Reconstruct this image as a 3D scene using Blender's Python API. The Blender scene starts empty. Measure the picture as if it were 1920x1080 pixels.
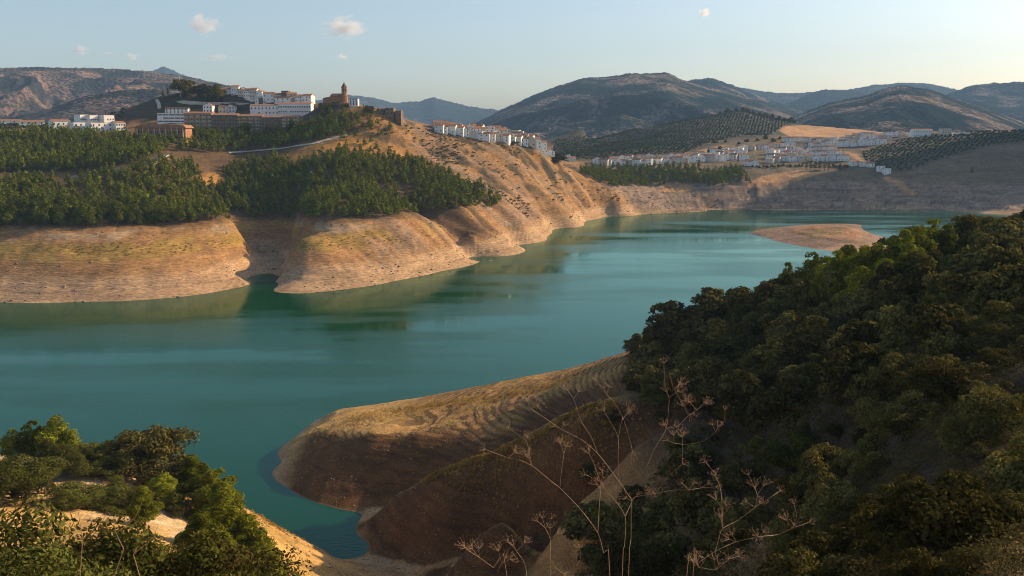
import bpy, math, random
import numpy as np
from mathutils import Vector

# ------------------------------------------------------------------ camera, world, sun, exposure
S = bpy.context.scene
COL = S.collection
CAM_H, FOC, PITCH = 100.0, 1700.0, math.radians(10.3)       # metres, focal length in 1920-wide pixels
cam_d = bpy.data.cameras.new("camera")
cam_d.sensor_width = 36.0
cam_d.lens = 36.0 * FOC / 1920.0
cam_d.clip_start, cam_d.clip_end = 0.1, 60000.0
cam = bpy.data.objects.new("camera", cam_d)
cam.location = (0, 0, CAM_H)
cam.rotation_euler = (math.pi / 2 - PITCH, 0, 0)
COL.objects.link(cam)
S.camera = cam

SUN_EL, SUN_AZ = math.radians(24.0), math.radians(66.0)       # azimuth measured from +Y towards +X
W = bpy.data.worlds.new("World")
S.world = W
W.use_nodes = True
wn = W.node_tree
sky = wn.nodes.new("ShaderNodeTexSky")
sky.sky_type = 'NISHITA'
sky.sun_disc = False
sky.sun_elevation = SUN_EL
sky.sun_rotation = SUN_AZ
sky.air_density, sky.dust_density, sky.ozone_density = 0.9, 1.4, 0.7
bg = wn.nodes["Background"]
wn.links.new(sky.outputs[0], bg.inputs[0])
bg.inputs[1].default_value = 0.12
sun_d = bpy.data.lights.new("sun", 'SUN')
sun_d.energy = 5.0
sun_d.angle = math.radians(0.5)
sun_d.color = (1.0, 0.75, 0.45)
sun = bpy.data.objects.new("sun", sun_d)
sdir = Vector((math.cos(SUN_EL) * math.sin(SUN_AZ), math.cos(SUN_EL) * math.cos(SUN_AZ), math.sin(SUN_EL)))
sun.rotation_euler = sdir.to_track_quat('Z', 'Y').to_euler()
sun.location = (300, 200, 900)
COL.objects.link(sun)
S.view_settings.view_transform = 'Standard'
S.view_settings.look = 'None'
S.view_settings.exposure = 0.45
S.view_settings.gamma = 1.0
S.cycles.use_denoising = True
S.cycles.pixel_filter_type = 'BLACKMAN_HARRIS'
S.cycles.filter_width = 1.0
S.cycles.max_bounces = 6
S.cycles.diffuse_bounces = 2
S.cycles.glossy_bounces = 2
S.cycles.transmission_bounces = 2
S.cycles.volume_bounces = 4

# ------------------------------------------------------------------ helpers
CP, SP = math.cos(PITCH), math.sin(PITCH)
def ray(px, py):
    """photo pixel -> (x per metre of forward distance, drop per metre of forward distance)"""
    v = (540.0 - np.asarray(py, float)) / FOC
    y = CP + v * SP
    return (np.asarray(px, float) - 960.0) / FOC / y, -(-SP + v * CP) / y
def proj(x, y, z):
    """world -> photo pixel"""
    dz = z - CAM_H
    f = y * CP - dz * SP
    u = y * SP + dz * CP
    return 960 + FOC * x / f, 540 - FOC * u / f
def P(px, py, z=None, D=None):
    a, s = ray(px, py)
    if D is None:
        D = (CAM_H - z) / s
        return (a * D, D, z)
    return (a * D, D, CAM_H - s * D)
def Z(px, py, z):                       # seen on the water plane at that pixel, but bed at height z there
    a, s = ray(px, py)
    D = CAM_H / s
    return (a * D, D, z)

def hash2(ix, iy, seed):
    h = (ix.astype(np.int64) * 374761393 + iy.astype(np.int64) * 668265263 + seed * 1442695041) & 0xffffffff
    h = ((h ^ (h >> 13)) * 1274126177) & 0xffffffff
    return ((h ^ (h >> 16)) & 0xffffff) / float(0xffffff)
def vnoise(x, y, seed=0):
    ix, iy = np.floor(x), np.floor(y)
    fx, fy = x - ix, y - iy
    fx, fy = fx ** 3 * (fx * (fx * 6 - 15) + 10), fy ** 3 * (fy * (fy * 6 - 15) + 10)
    a, b = hash2(ix, iy, seed), hash2(ix + 1, iy, seed)
    c, d = hash2(ix, iy + 1, seed), hash2(ix + 1, iy + 1, seed)
    return (a + (b - a) * fx) * (1 - fy) + (c + (d - c) * fx) * fy
def fbm(x, y, oct=4, seed=0, gain=0.5):
    t, a, n = 0.0, 1.0, 0.0
    for k in range(oct):
        t = t + a * (vnoise(x, y, seed + k * 17) * 2 - 1)
        n += a
        a *= gain
        x, y = x * 2.03 + 11.3, y * 2.03 - 7.1
    return t / n
def ridged(x, y, oct=4, seed=0):
    t, a, n = 0.0, 1.0, 0.0
    for k in range(oct):
        t = t + a * (1 - 2 * np.abs(vnoise(x, y, seed + k * 31) * 2 - 1))
        n += a
        a *= 0.5
        x, y = x * 2.1 + 3.7, y * 2.1 + 9.2
    return t / n
def smooth(a, b, x):
    t = np.clip((x - a) / (b - a), 0, 1)
    return t * t * (3 - 2 * t)
def inpoly(px, py, poly):
    px, py = np.asarray(px, float), np.asarray(py, float)
    r = np.zeros(px.shape, bool)
    n = len(poly)
    for i in range(n):
        x0, y0 = poly[i]
        x1, y1 = poly[(i + 1) % n]
        if y0 == y1:
            continue
        c = ((y0 > py) != (y1 > py)) & (px < (x1 - x0) * (py - y0) / (y1 - y0) + x0)
        r ^= c
    return r
def polymask(px, py, poly, soft=6.0, seed=5):
    """soft edged polygon membership with a ragged border"""
    m = np.zeros(np.shape(px))
    rng = np.random.default_rng(seed)
    for k in range(8):
        dx, dy = rng.normal(0, soft, 2)
        m += inpoly(px + dx, py + dy * 0.4, poly)
    return m / 8.0

class RBF:
    def __init__(s, pts, c, lam=0.0):
        p = np.array(pts, float)
        s.c2 = c * c
        s.xy = p[:, :2]
        n = len(p)
        r = np.sqrt(((s.xy[:, None] - s.xy[None]) ** 2).sum(-1) + s.c2)
        A = np.zeros((n + 3, n + 3))
        A[:n, :n] = r - lam * np.eye(n)
        A[:n, n] = 1; A[:n, n + 1:] = s.xy / 100.0
        A[n, :n] = 1; A[n + 1:, :n] = s.xy.T / 100.0
        s.w = np.linalg.lstsq(A, np.concatenate([p[:, 2], [0, 0, 0]]), rcond=None)[0]
    def __call__(s, x, y):
        sh = np.shape(x)
        x, y = np.ravel(x).astype(float), np.ravel(y).astype(float)
        out = np.full(x.shape, s.w[-3]) + s.w[-2] * x / 100 + s.w[-1] * y / 100
        for i in range(0, len(x), 20000):
            j = slice(i, i + 20000)
            r = np.sqrt((x[j, None] - s.xy[None, :, 0]) ** 2 + (y[j, None] - s.xy[None, :, 1]) ** 2 + s.c2)
            out[j] += r @ s.w[:-3]
        return out.reshape(sh)

def np_mesh(name, V, F, uv=None, smooth_shade=False, col=None):
    V, F = np.asarray(V, np.float32), np.asarray(F, np.int32)
    me = bpy.data.meshes.new(name)
    me.vertices.add(len(V))
    me.vertices.foreach_set("co", V.ravel())
    k = F.shape[1]
    me.loops.add(F.size)
    me.loops.foreach_set("vertex_index", F.ravel())
    me.polygons.add(len(F))
    me.polygons.foreach_set("loop_start", np.arange(0, F.size, k, dtype=np.int32))
    me.polygons.foreach_set("loop_total", np.full(len(F), k, np.int32))
    if smooth_shade:
        me.polygons.foreach_set("use_smooth", np.ones(len(F), bool))
    me.update(calc_edges=True)
    if col is not None:
        a = me.color_attributes.new("Col", 'FLOAT_COLOR', 'POINT')
        c4 = np.ones((len(V), 4), np.float32)
        c4[:, :3] = col
        a.data.foreach_set("color", c4.ravel())
    return me
def link(name, data, parent=None, mat=None, loc=None):
    o = bpy.data.objects.new(name, data)
    COL.objects.link(o)
    if mat is not None and len(data.materials) == 0:
        data.materials.append(mat)
    if parent is not None:
        o.parent = parent
    if loc is not None:
        o.location = loc
    return o
def tag(o, label=None, cat=None, group=None, kind=None):
    if label: o["label"] = label
    if cat: o["category"] = cat
    if group: o["group"] = group
    if kind: o["kind"] = kind
    return o
def empty(name, loc, rz=0.0, sc=1.0):
    o = bpy.data.objects.new(name, None)
    o.empty_display_size = 0.5
    COL.objects.link(o)
    o.location = loc
    o.rotation_euler = (0, 0, rz)
    o.scale = (sc, sc, sc) if np.isscalar(sc) else sc
    return o

class MB:
    """collects boxes, tubes, prisms: built as one mesh"""
    def __init__(s): s.v, s.f = [], []
    def add(s, v, f):
        n = len(s.v)
        s.v += [tuple(p) for p in v]
        s.f += [tuple(i + n for i in q) for q in f]
    def box(s, x0, x1, y0, y1, z0, z1):
        s.add([(x0, y0, z0), (x1, y0, z0), (x1, y1, z0), (x0, y1, z0), (x0, y0, z1), (x1, y0, z1), (x1, y1, z1), (x0, y1, z1)],
              [(3, 2, 1, 0), (4, 5, 6, 7), (0, 1, 5, 4), (1, 2, 6, 5), (2, 3, 7, 6), (3, 0, 4, 7)])
    def tube(s, pts, rad, n=6, cap=True):
        pts = [Vector(p) for p in pts]
        rings = []
        for i, p in enumerate(pts):
            t = (pts[min(i + 1, len(pts) - 1)] - pts[max(i - 1, 0)])
            t = t.normalized() if t.length > 1e-9 else Vector((0, 0, 1))
            a = t.orthogonal().normalized() if i == 0 else (a - t * a.dot(t)).normalized()
            b = t.cross(a)
            rings.append([p + (a * math.cos(2 * math.pi * k / n) + b * math.sin(2 * math.pi * k / n)) * rad[i] for k in range(n)])
        v = [q for r in rings for q in r]
        f = []
        for i in range(len(rings) - 1):
            for k in range(n):
                f.append((i * n + k, i * n + (k + 1) % n, (i + 1) * n + (k + 1) % n, (i + 1) * n + k))
        if cap:
            f.append(tuple(range(n))[::-1])
            f.append(tuple((len(rings) - 1) * n + k for k in range(n)))
        s.add(v, f)
    def lathe(s, prof, n=12, cx=0, cy=0, rot=0.0):
        v = [(cx + r * math.cos(rot + 2 * math.pi * k / n), cy + r * math.sin(rot + 2 * math.pi * k / n), z) for r, z in prof for k in range(n)]
        f = [(i * n + k, i * n + (k + 1) % n, (i + 1) * n + (k + 1) % n, (i + 1) * n + k) for i in range(len(prof) - 1) for k in range(n)]
        f.append(tuple(range(n))[::-1]); f.append(tuple((len(prof) - 1) * n + k for k in range(n)))
        s.add(v, f)
    def mesh(s, name):
        me = bpy.data.meshes.new(name)
        me.from_pydata(s.v, [], s.f)
        me.update()
        return me
    def build(s, name, mat, parent=None, loc=None):
        return link(name, s.mesh(name), parent, mat, loc)

# ------------------------------------------------------------------ materials
def new_mat(name):
    m = bpy.data.materials.new(name)
    m.use_nodes = True
    nt = m.node_tree
    return m, nt, nt.nodes["Principled BSDF"]
def N(nt, t, **kw):
    n = nt.nodes.new(t)
    for k, v in kw.items():
        setattr(n, k, v)
    return n
def mul_noise(nt, src, scale, lo, hi, coord, detail=4, rough=0.6):
    """src colour times a noise between lo and hi"""
    nz = N(nt, "ShaderNodeTexNoise")
    nz.inputs["Scale"].default_value = scale
    nz.inputs["Detail"].default_value = detail
    nz.inputs["Roughness"].default_value = rough
    nt.links.new(coord, nz.inputs["Vector"])
    mr = N(nt, "ShaderNodeMapRange")
    mr.inputs[1].default_value, mr.inputs[2].default_value = 0.3, 0.7
    mr.inputs[3].default_value, mr.inputs[4].default_value = lo, hi
    nt.links.new(nz.outputs["Fac"], mr.inputs[0])
    mx = N(nt, "ShaderNodeVectorMath", operation='SCALE')
    nt.links.new(src, mx.inputs[0])
    nt.links.new(mr.outputs[0], mx.inputs["Scale"])
    return mx.outputs[0], nz
def ground_mat(name, scales, bump_scale, bump_dist, bump_strength=0.6, stretch=(1, 1, 1)):
    m, nt, b = new_mat(name)
    at = N(nt, "ShaderNodeAttribute", attribute_name="Col")
    geo = N(nt, "ShaderNodeNewGeometry")
    mp = N(nt, "ShaderNodeMapping")
    mp.inputs["Scale"].default_value = stretch
    nt.links.new(geo.outputs["Position"], mp.inputs["Vector"])
    c = at.outputs["Color"]
    for sc, lo, hi in scales:
        c, _ = mul_noise(nt, c, sc, lo, hi, mp.outputs[0])
    nt.links.new(c, b.inputs["Base Color"])
    b.inputs["Roughness"].default_value = 0.95
    b.inputs["Specular IOR Level"].default_value = 0.15
    nz = N(nt, "ShaderNodeTexNoise")
    nz.inputs["Scale"].default_value = bump_scale
    nz.inputs["Detail"].default_value = 6
    nz.inputs["Roughness"].default_value = 0.65
    nt.links.new(mp.outputs[0], nz.inputs["Vector"])
    bp = N(nt, "ShaderNodeBump")
    bp.inputs["Strength"].default_value = bump_strength
    bp.inputs["Distance"].default_value = bump_dist
    nt.links.new(nz.outputs["Fac"], bp.inputs["Height"])
    nt.links.new(bp.outputs[0], b.inputs["Normal"])
    return m
def leaf_mat(name, c0, c1, trans=0.3, var=0.35):
    """leaves: each leaf its own tint between two greens, each tree its own lightness; some light passes through"""
    m, nt, b = new_mat(name)
    nt.nodes.remove(b)
    out = nt.nodes["Material Output"]
    geo = N(nt, "ShaderNodeNewGeometry")
    oi = N(nt, "ShaderNodeObjectInfo")
    mix = N(nt, "ShaderNodeMix", data_type='RGBA')
    nt.links.new(geo.outputs["Random Per Island"], mix.inputs["Factor"])
    mix.inputs["A"].default_value = (*c0, 1)
    mix.inputs["B"].default_value = (*c1, 1)
    mr = N(nt, "ShaderNodeMapRange")
    mr.inputs[3].default_value, mr.inputs[4].default_value = 1 - var, 1 + var
    nt.links.new(oi.outputs["Random"], mr.inputs[0])
    sc = N(nt, "ShaderNodeVectorMath", operation='SCALE')
    nt.links.new(mix.outputs["Result"], sc.inputs[0])
    nt.links.new(mr.outputs[0], sc.inputs["Scale"])
    c, _ = mul_noise(nt, sc.outputs[0], 0.22, 0.55, 1.45, geo.outputs["Position"], 3)
    d, t = N(nt, "ShaderNodeBsdfDiffuse"), N(nt, "ShaderNodeBsdfTranslucent")
    nt.links.new(c, d.inputs[0]); nt.links.new(c, t.inputs[0])
    ms = N(nt, "ShaderNodeMixShader")
    ms.inputs[0].default_value = trans
    nt.links.new(d.outputs[0], ms.inputs[1]); nt.links.new(t.outputs[0], ms.inputs[2])
    nt.links.new(ms.outputs[0], out.inputs["Surface"])
    return m
def plain(name, col, rough=0.85, scale=2.0, lo=0.8, hi=1.15, spec=0.2):
    m, nt, b = new_mat(name)
    rgb = N(nt, "ShaderNodeRGB")
    rgb.outputs[0].default_value = (*col, 1)
    geo = N(nt, "ShaderNodeNewGeometry")
    c, _ = mul_noise(nt, rgb.outputs[0], scale, lo, hi, geo.outputs["Position"])
    nt.links.new(c, b.inputs["Base Color"])
    b.inputs["Roughness"].default_value = rough
    b.inputs["Specular IOR Level"].default_value = spec
    return m

M = {}
M['pine'] = leaf_mat("pine_needles", (0.090, 0.108, 0.009), (0.250, 0.255, 0.024), 0.30, 0.4)
M['pine_far'] = leaf_mat("far_pine_needles", (0.048, 0.060, 0.006), (0.140, 0.148, 0.014), 0.15, 0.5)
M['oak'] = leaf_mat("holm_oak_leaves", (0.058, 0.052, 0.014), (0.180, 0.152, 0.042), 0.2, 0.5)
M['olive'] = leaf_mat("olive_leaves", (0.062, 0.072, 0.014), (0.150, 0.150, 0.036), 0.2, 0.3)
M['lime'] = leaf_mat("yellow_green_leaves", (0.13, 0.15, 0.012), (0.24, 0.24, 0.03), 0.35, 0.2)
M['scrub'] = leaf_mat("scrub_leaves", (0.050, 0.042, 0.014), (0.130, 0.100, 0.036), 0.1, 0.3)
M['grove'] = leaf_mat("grove_leaves", (0.040, 0.055, 0.030), (0.080, 0.095, 0.052), 0.1, 0.2)
M['drygrass'] = leaf_mat("dry_grass", (0.30, 0.18, 0.04), (0.48, 0.30, 0.08), 0.3, 0.2)
M['weed'] = leaf_mat("yellow_weeds", (0.20, 0.14, 0.02), (0.36, 0.25, 0.04), 0.3, 0.2)
M['bark'] = plain("bark", (0.10, 0.075, 0.055), 0.9, 3.0)
M['stalk'] = plain("dry_stalk", (0.36, 0.245, 0.15), 0.7, 20.0, 0.8, 1.2)
M['white'] = plain("whitewash", (0.80, 0.78, 0.75), 0.9, 0.35, 0.88, 1.05)
M['cream'] = plain("cream_render", (0.62, 0.54, 0.44), 0.9, 0.35, 0.85, 1.08)
M['ochre'] = plain("ochre_render", (0.36, 0.24, 0.14), 0.9, 0.3, 0.85, 1.1)
M['stone'] = plain("old_stone", (0.20, 0.14, 0.095), 0.95, 0.5, 0.65, 1.25)
M['brick'] = plain("church_brick", (0.38, 0.19, 0.09), 0.95, 0.6, 0.75, 1.2)
M['tile'] = plain("terracotta_tiles", (0.34, 0.17, 0.10), 0.9, 0.6, 0.7, 1.25)
M['darktile'] = plain("weathered_tiles", (0.17, 0.10, 0.07), 0.9, 0.6, 0.7, 1.25)
M['pane'] = plain("dark_window_pane", (0.03, 0.035, 0.045), 0.25, 1.0, 0.8, 1.2, 0.5)
M['asphalt'] = plain("asphalt", (0.10, 0.095, 0.09), 0.9, 0.3, 0.85, 1.15)
M['concrete'] = plain("pale_concrete", (0.50, 0.45, 0.38), 0.9, 0.4, 0.85, 1.1)
M['metal'] = plain("galvanised_metal", (0.55, 0.55, 0.55), 0.5, 2.0, 0.9, 1.1, 0.5)
M['rock'] = plain("bank_rock", (0.27, 0.20, 0.145), 0.95, 0.5, 0.7, 1.2)
M['terrain'] = ground_mat("bank_ground", [(1.1, 0.55, 1.34), (0.16, 0.75, 1.2)], 0.9, 0.7, 1.0, (0.30, 0.30, 1.8))
M['near'] = ground_mat("hillside_ground", [(3.0, 0.5, 1.4), (0.35, 0.75, 1.2)], 2.2, 0.22, 1.0, (0.6, 0.6, 1.8))

# ------------------------------------------------------------------ near hillside (the slope the camera stands on, the spurs, the cove)
near_pts = [
 # spur one: far edge, top, bluff edge, foot in the water
 P(527,848,1), P(580,805,2), P(640,768,4), P(700,766,6), P(800,747,8), P(900,727,11), P(1000,705,15), P(1090,685,20), P(1180,660,27),
 P(634,805,10), P(696,819,12), P(785,836,11.8), P(887,852,13), P(800,790,13), P(900,785,16), P(1000,770,20), P(1100,735,26), P(1180,705,31),
 P(560,825,5),
 P(514,880,0), P(524,905,0), P(555,925,0), P(590,941,0), P(640,955,0), P(679,966,0),
 # gully, spur two
 (-26,222,1.0), (-14,219.5,4.0), (-4,217,8.0), (4,214.5,12.5), (14,211,20), (24,206,28), (-33,223,0.3),
 P(669,986,0), P(672,1003,0), P(691,1019,0), P(744,929,8.5), P(826,888,16), P(960,835,25), P(1054,789,32), P(785,908,12.5), P(890,862,20.5), P(1005,812,28.5), P(1148,758,37),
 P(740,985,6), P(907,890,20), P(1009,893,25), P(800,1050,4), P(950,1040,9), P(744,1040,2.0), P(840,960,13), P(1080,850,33),
 # spur three
 P(826,1070,6), P(887,1019,14), P(948,990,20), P(1074,952,29), (-8,186,6), (1,181,10), (9,176,16), (17,170,23), P(950,1080,12), P(1100,1080,25),
 # valley floor
 P(640,1048,0.3), P(690,1050,1.2), P(740,1062,2.5), P(830,1084,5.5),
 # right hand hillside
 P(1180,850,39), P(1180,1000,36), P(1250,700,39), P(1250,650,36),
 P(1330,630,42), P(1330,750,46), P(1330,900,47), P(1330,1080,46), P(1420,590,49),
 P(1500,555,55), P(1500,650,58), P(1500,800,59), P(1500,950,62), P(1500,1080,66),
 P(1600,515,60), P(1700,485,64), P(1700,560,67), P(1700,700,69), P(1700,900,74), P(1700,1080,80),
 P(1810,455,67), P(1920,432,70), P(1920,500,73), P(1920,700,78), P(1920,1080,88), P(2050,425,72), P(2200,430,73), P(2200,700,80),
 # left hand spur
 P(0,850,33), P(0,900,36), P(150,860,34), P(270,868,33), P(400,930,25), P(487,967,14), P(528,992,9.5), P(577,1017,5), P(633,1048,0.2),
 P(50,900,36), P(250,890,35), P(0,1000,48), P(250,1000,44), P(250,1080,50), P(0,1080,55), P(450,1080,38), P(600,1078,12), P(540,1040,18), P(430,1010,30),
 P(-200,860,36), P(-200,1000,50), P(-200,1080,58),
 # under and behind the camera
 (0,0,98.2), (0,2.5,96.6), (0,5,94.8), (0,10,90.5), (0,18,85), (0,30,77), (0,50,66), (-8,5,94.5), (8,5,94.8), (-14,18,84.5), (-20,35,74), (10,25,81),
 (0,-10,102), (0,-40,108), (-40,0,94), (-80,0,88), (-60,40,72), (40,0,98), (90,0,106), (180,40,98), (150,-40,112), (-120,-40,95), (260,120,84), (280,250,72), (-140,80,60),
 (-110,120,42), (-150,150,34),
 # beds under water
 Z(560,965,-3), Z(620,1000,-2.2), Z(500,935,-5), Z(430,880,-9), Z(480,800,-9), Z(300,780,-12), Z(0,760,-14), Z(600,740,-9), Z(800,690,-12), Z(1000,650,-14),
 Z(1150,600,-14), Z(1300,540,-16), Z(1500,480,-18), Z(1700,432,-20), Z(700,640,-20), Z(300,650,-22), Z(-100,700,-22), Z(545,790,-4), Z(500,870,-5), Z(-150,800,-6),
 (190,390,-14), (260,420,-8), (320,400,10),
]
nearR = RBF(near_pts, 3.5, 0.03)
def near_h(x, y, detail=True):
    z = nearR(x, y)
    if detail:
        a = smooth(0.0, 10.0, z)
        z = z + a * (0.8 + 0.5 * smooth(30, 50, z)) * fbm(x / 16, y / 16, 4, 3) + 0.25 * smooth(-0.5, 3, z) * fbm(x / 4, y / 4, 3, 8)
        # old water lines: little steps that follow the contours of the spurs
        spur = smooth(3, 7, z) * (1 - smooth(34, 40, z)) * (1 - smooth(40, 60, x))
        ph = z / 0.72 + 0.22 * fbm(x / 30, y / 30, 2, 77)
        fr = ph - np.floor(ph)
        z = z + spur * 0.15 * (fr ** 4 - 0.2)
        # rills down the bare faces
        z = z + smooth(1.0, 6.0, z) * (1 - smooth(40, 55, z)) * (0.12 + 0.2 * smooth(-40, -60, x)) * ridged((x * 0.8 - y * 0.2) / 5.0, (x * 0.3 + y * 0.5) / 26.0, 3, 61)
    return z
def polar(az0, az1, na, d0, d1, nd, power=1.0):
    az = np.tan(np.radians(np.linspace(az0, az1, na)))
    d = d0 * (d1 / d0) ** (np.linspace(0, 1, nd) ** power)
    A, D = np.meshgrid(az, d)
    return A * D, D
def grid_faces(nr, nc):
    i = np.arange(nr * nc).reshape(nr, nc)
    return np.stack([i[:-1, :-1], i[:-1, 1:], i[1:, 1:], i[1:, :-1]], -1).reshape(-1, 4)
def mixc(c, col, m):
    return c * (1 - m[..., None]) + np.array(col) * m[..., None]

X, Y = np.meshgrid(np.concatenate([np.linspace(-190, -100, 50)[:-1], np.linspace(-100, -68, 66)[:-1], np.linspace(-68, 44, 440)[:-1], np.linspace(44, 60, 30)[:-1], np.linspace(60, 190, 150)[:-1], np.linspace(190, 330, 40)]),
                   np.concatenate([np.linspace(-60, 60, 130)[:-1], np.linspace(60, 130, 110)[:-1], np.linspace(130, 190, 130)[:-1], np.linspace(190, 312, 380)[:-1], np.linspace(312, 430, 60)]))
ZN = near_h(X, Y)
gy, gx = np.gradient(ZN)
PX, PY = proj(X, np.maximum(Y, 1.0), ZN)
n1, n2, n3 = fbm(X / 12, Y / 12, 4, 21), fbm(X / 3, Y / 3, 3, 22), fbm(X / 40, Y / 40, 3, 23)
c = np.zeros(X.shape + (3,)) + np.array((0.44, 0.235, 0.085))
band = np.sin(2 * math.pi * (ZN / 0.72 + 0.22 * fbm(X / 30, Y / 30, 2, 77)) + 1.2) + 0.6 * n2
slope = np.hypot(np.gradient(ZN, axis=0) / np.gradient(Y, axis=0), np.gradient(ZN, axis=1) / np.gradient(X, axis=1))
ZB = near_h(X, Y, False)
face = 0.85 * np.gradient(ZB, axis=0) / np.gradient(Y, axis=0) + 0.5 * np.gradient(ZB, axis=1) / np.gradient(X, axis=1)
face_shade = smooth(0.06, 0.30, face + 0.10 * n1 + 0.05 * n2 + 0.03 * band) * smooth(-.2, 0.3, ZN) * smooth(-66, -60, X) * smooth(150, 175, Y) * np.clip(smooth(206, 214, Y) + smooth(-38, -33, X), 0, 1)  # mask of the spur faces turned away from the sun
c = mixc(c, (0.085, 0.050, 0.022), 0.85 * smooth(-0.1, 0.7, band) * (1 - smooth(.4, .6, slope)) * smooth(5, 8, ZN))
c = mixc(c, (0.40, 0.26, 0.13), (1 - smooth(1.5, 6, ZN + n1 * 2)) * (1 - smooth(.26, .4, slope) * smooth(-62, -56, X)))
c = mixc(c, (0.30, 0.18, 0.04), 0.5 * smooth(0.05, 0.4, n1) * smooth(7, 10, ZN) * (1 - smooth(30, 40, ZN)))
c = mixc(c, (0.44, 0.26, 0.07), 0.8 * smooth(0.1, 0.45, -n1 + 0.4 * n2) * smooth(10, 16, ZN))
c = mixc(c, (0.050, 0.036, 0.020), 0.96 * smooth(30, 42, ZN + 4 * n3) * smooth(12, 32, X))          # soil under the oaks, hillside shade painted into its colour
c = mixc(c, (0.120, 0.058, 0.022), 0.92 * face_shade)  # shade on these spur faces painted in as darker earth
c = mixc(c, (0.07, 0.036, 0.016), 0.6 * face_shade * smooth(0.0, 0.5, fbm(X / 14, ZN / 0.6, 3, 88)))
left = (1 - smooth(-45, -25, X)) * (1 - face_shade)
c = mixc(c, (0.55, 0.33, 0.11), 0.85 * left * smooth(1.5, 8, ZN) * (1 - smooth(70, 80, ZN)))       # bright earth of the left spur
c = mixc(c, (0.62, 0.43, 0.24), left * smooth(30, 33, ZN) * (1 - smooth(37, 41, ZN)))
c = mixc(c, (0.40, 0.25, 0.07), 0.5 * left * smooth(0.1, 0.4, n1))
c *= (1 + 0.22 * n2)[..., None]
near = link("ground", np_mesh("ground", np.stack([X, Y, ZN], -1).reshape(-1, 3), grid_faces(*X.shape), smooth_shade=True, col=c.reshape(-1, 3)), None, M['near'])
tag(near, "dry brown foreground hillside with bare spurs running down into the water", kind="structure")

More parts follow.
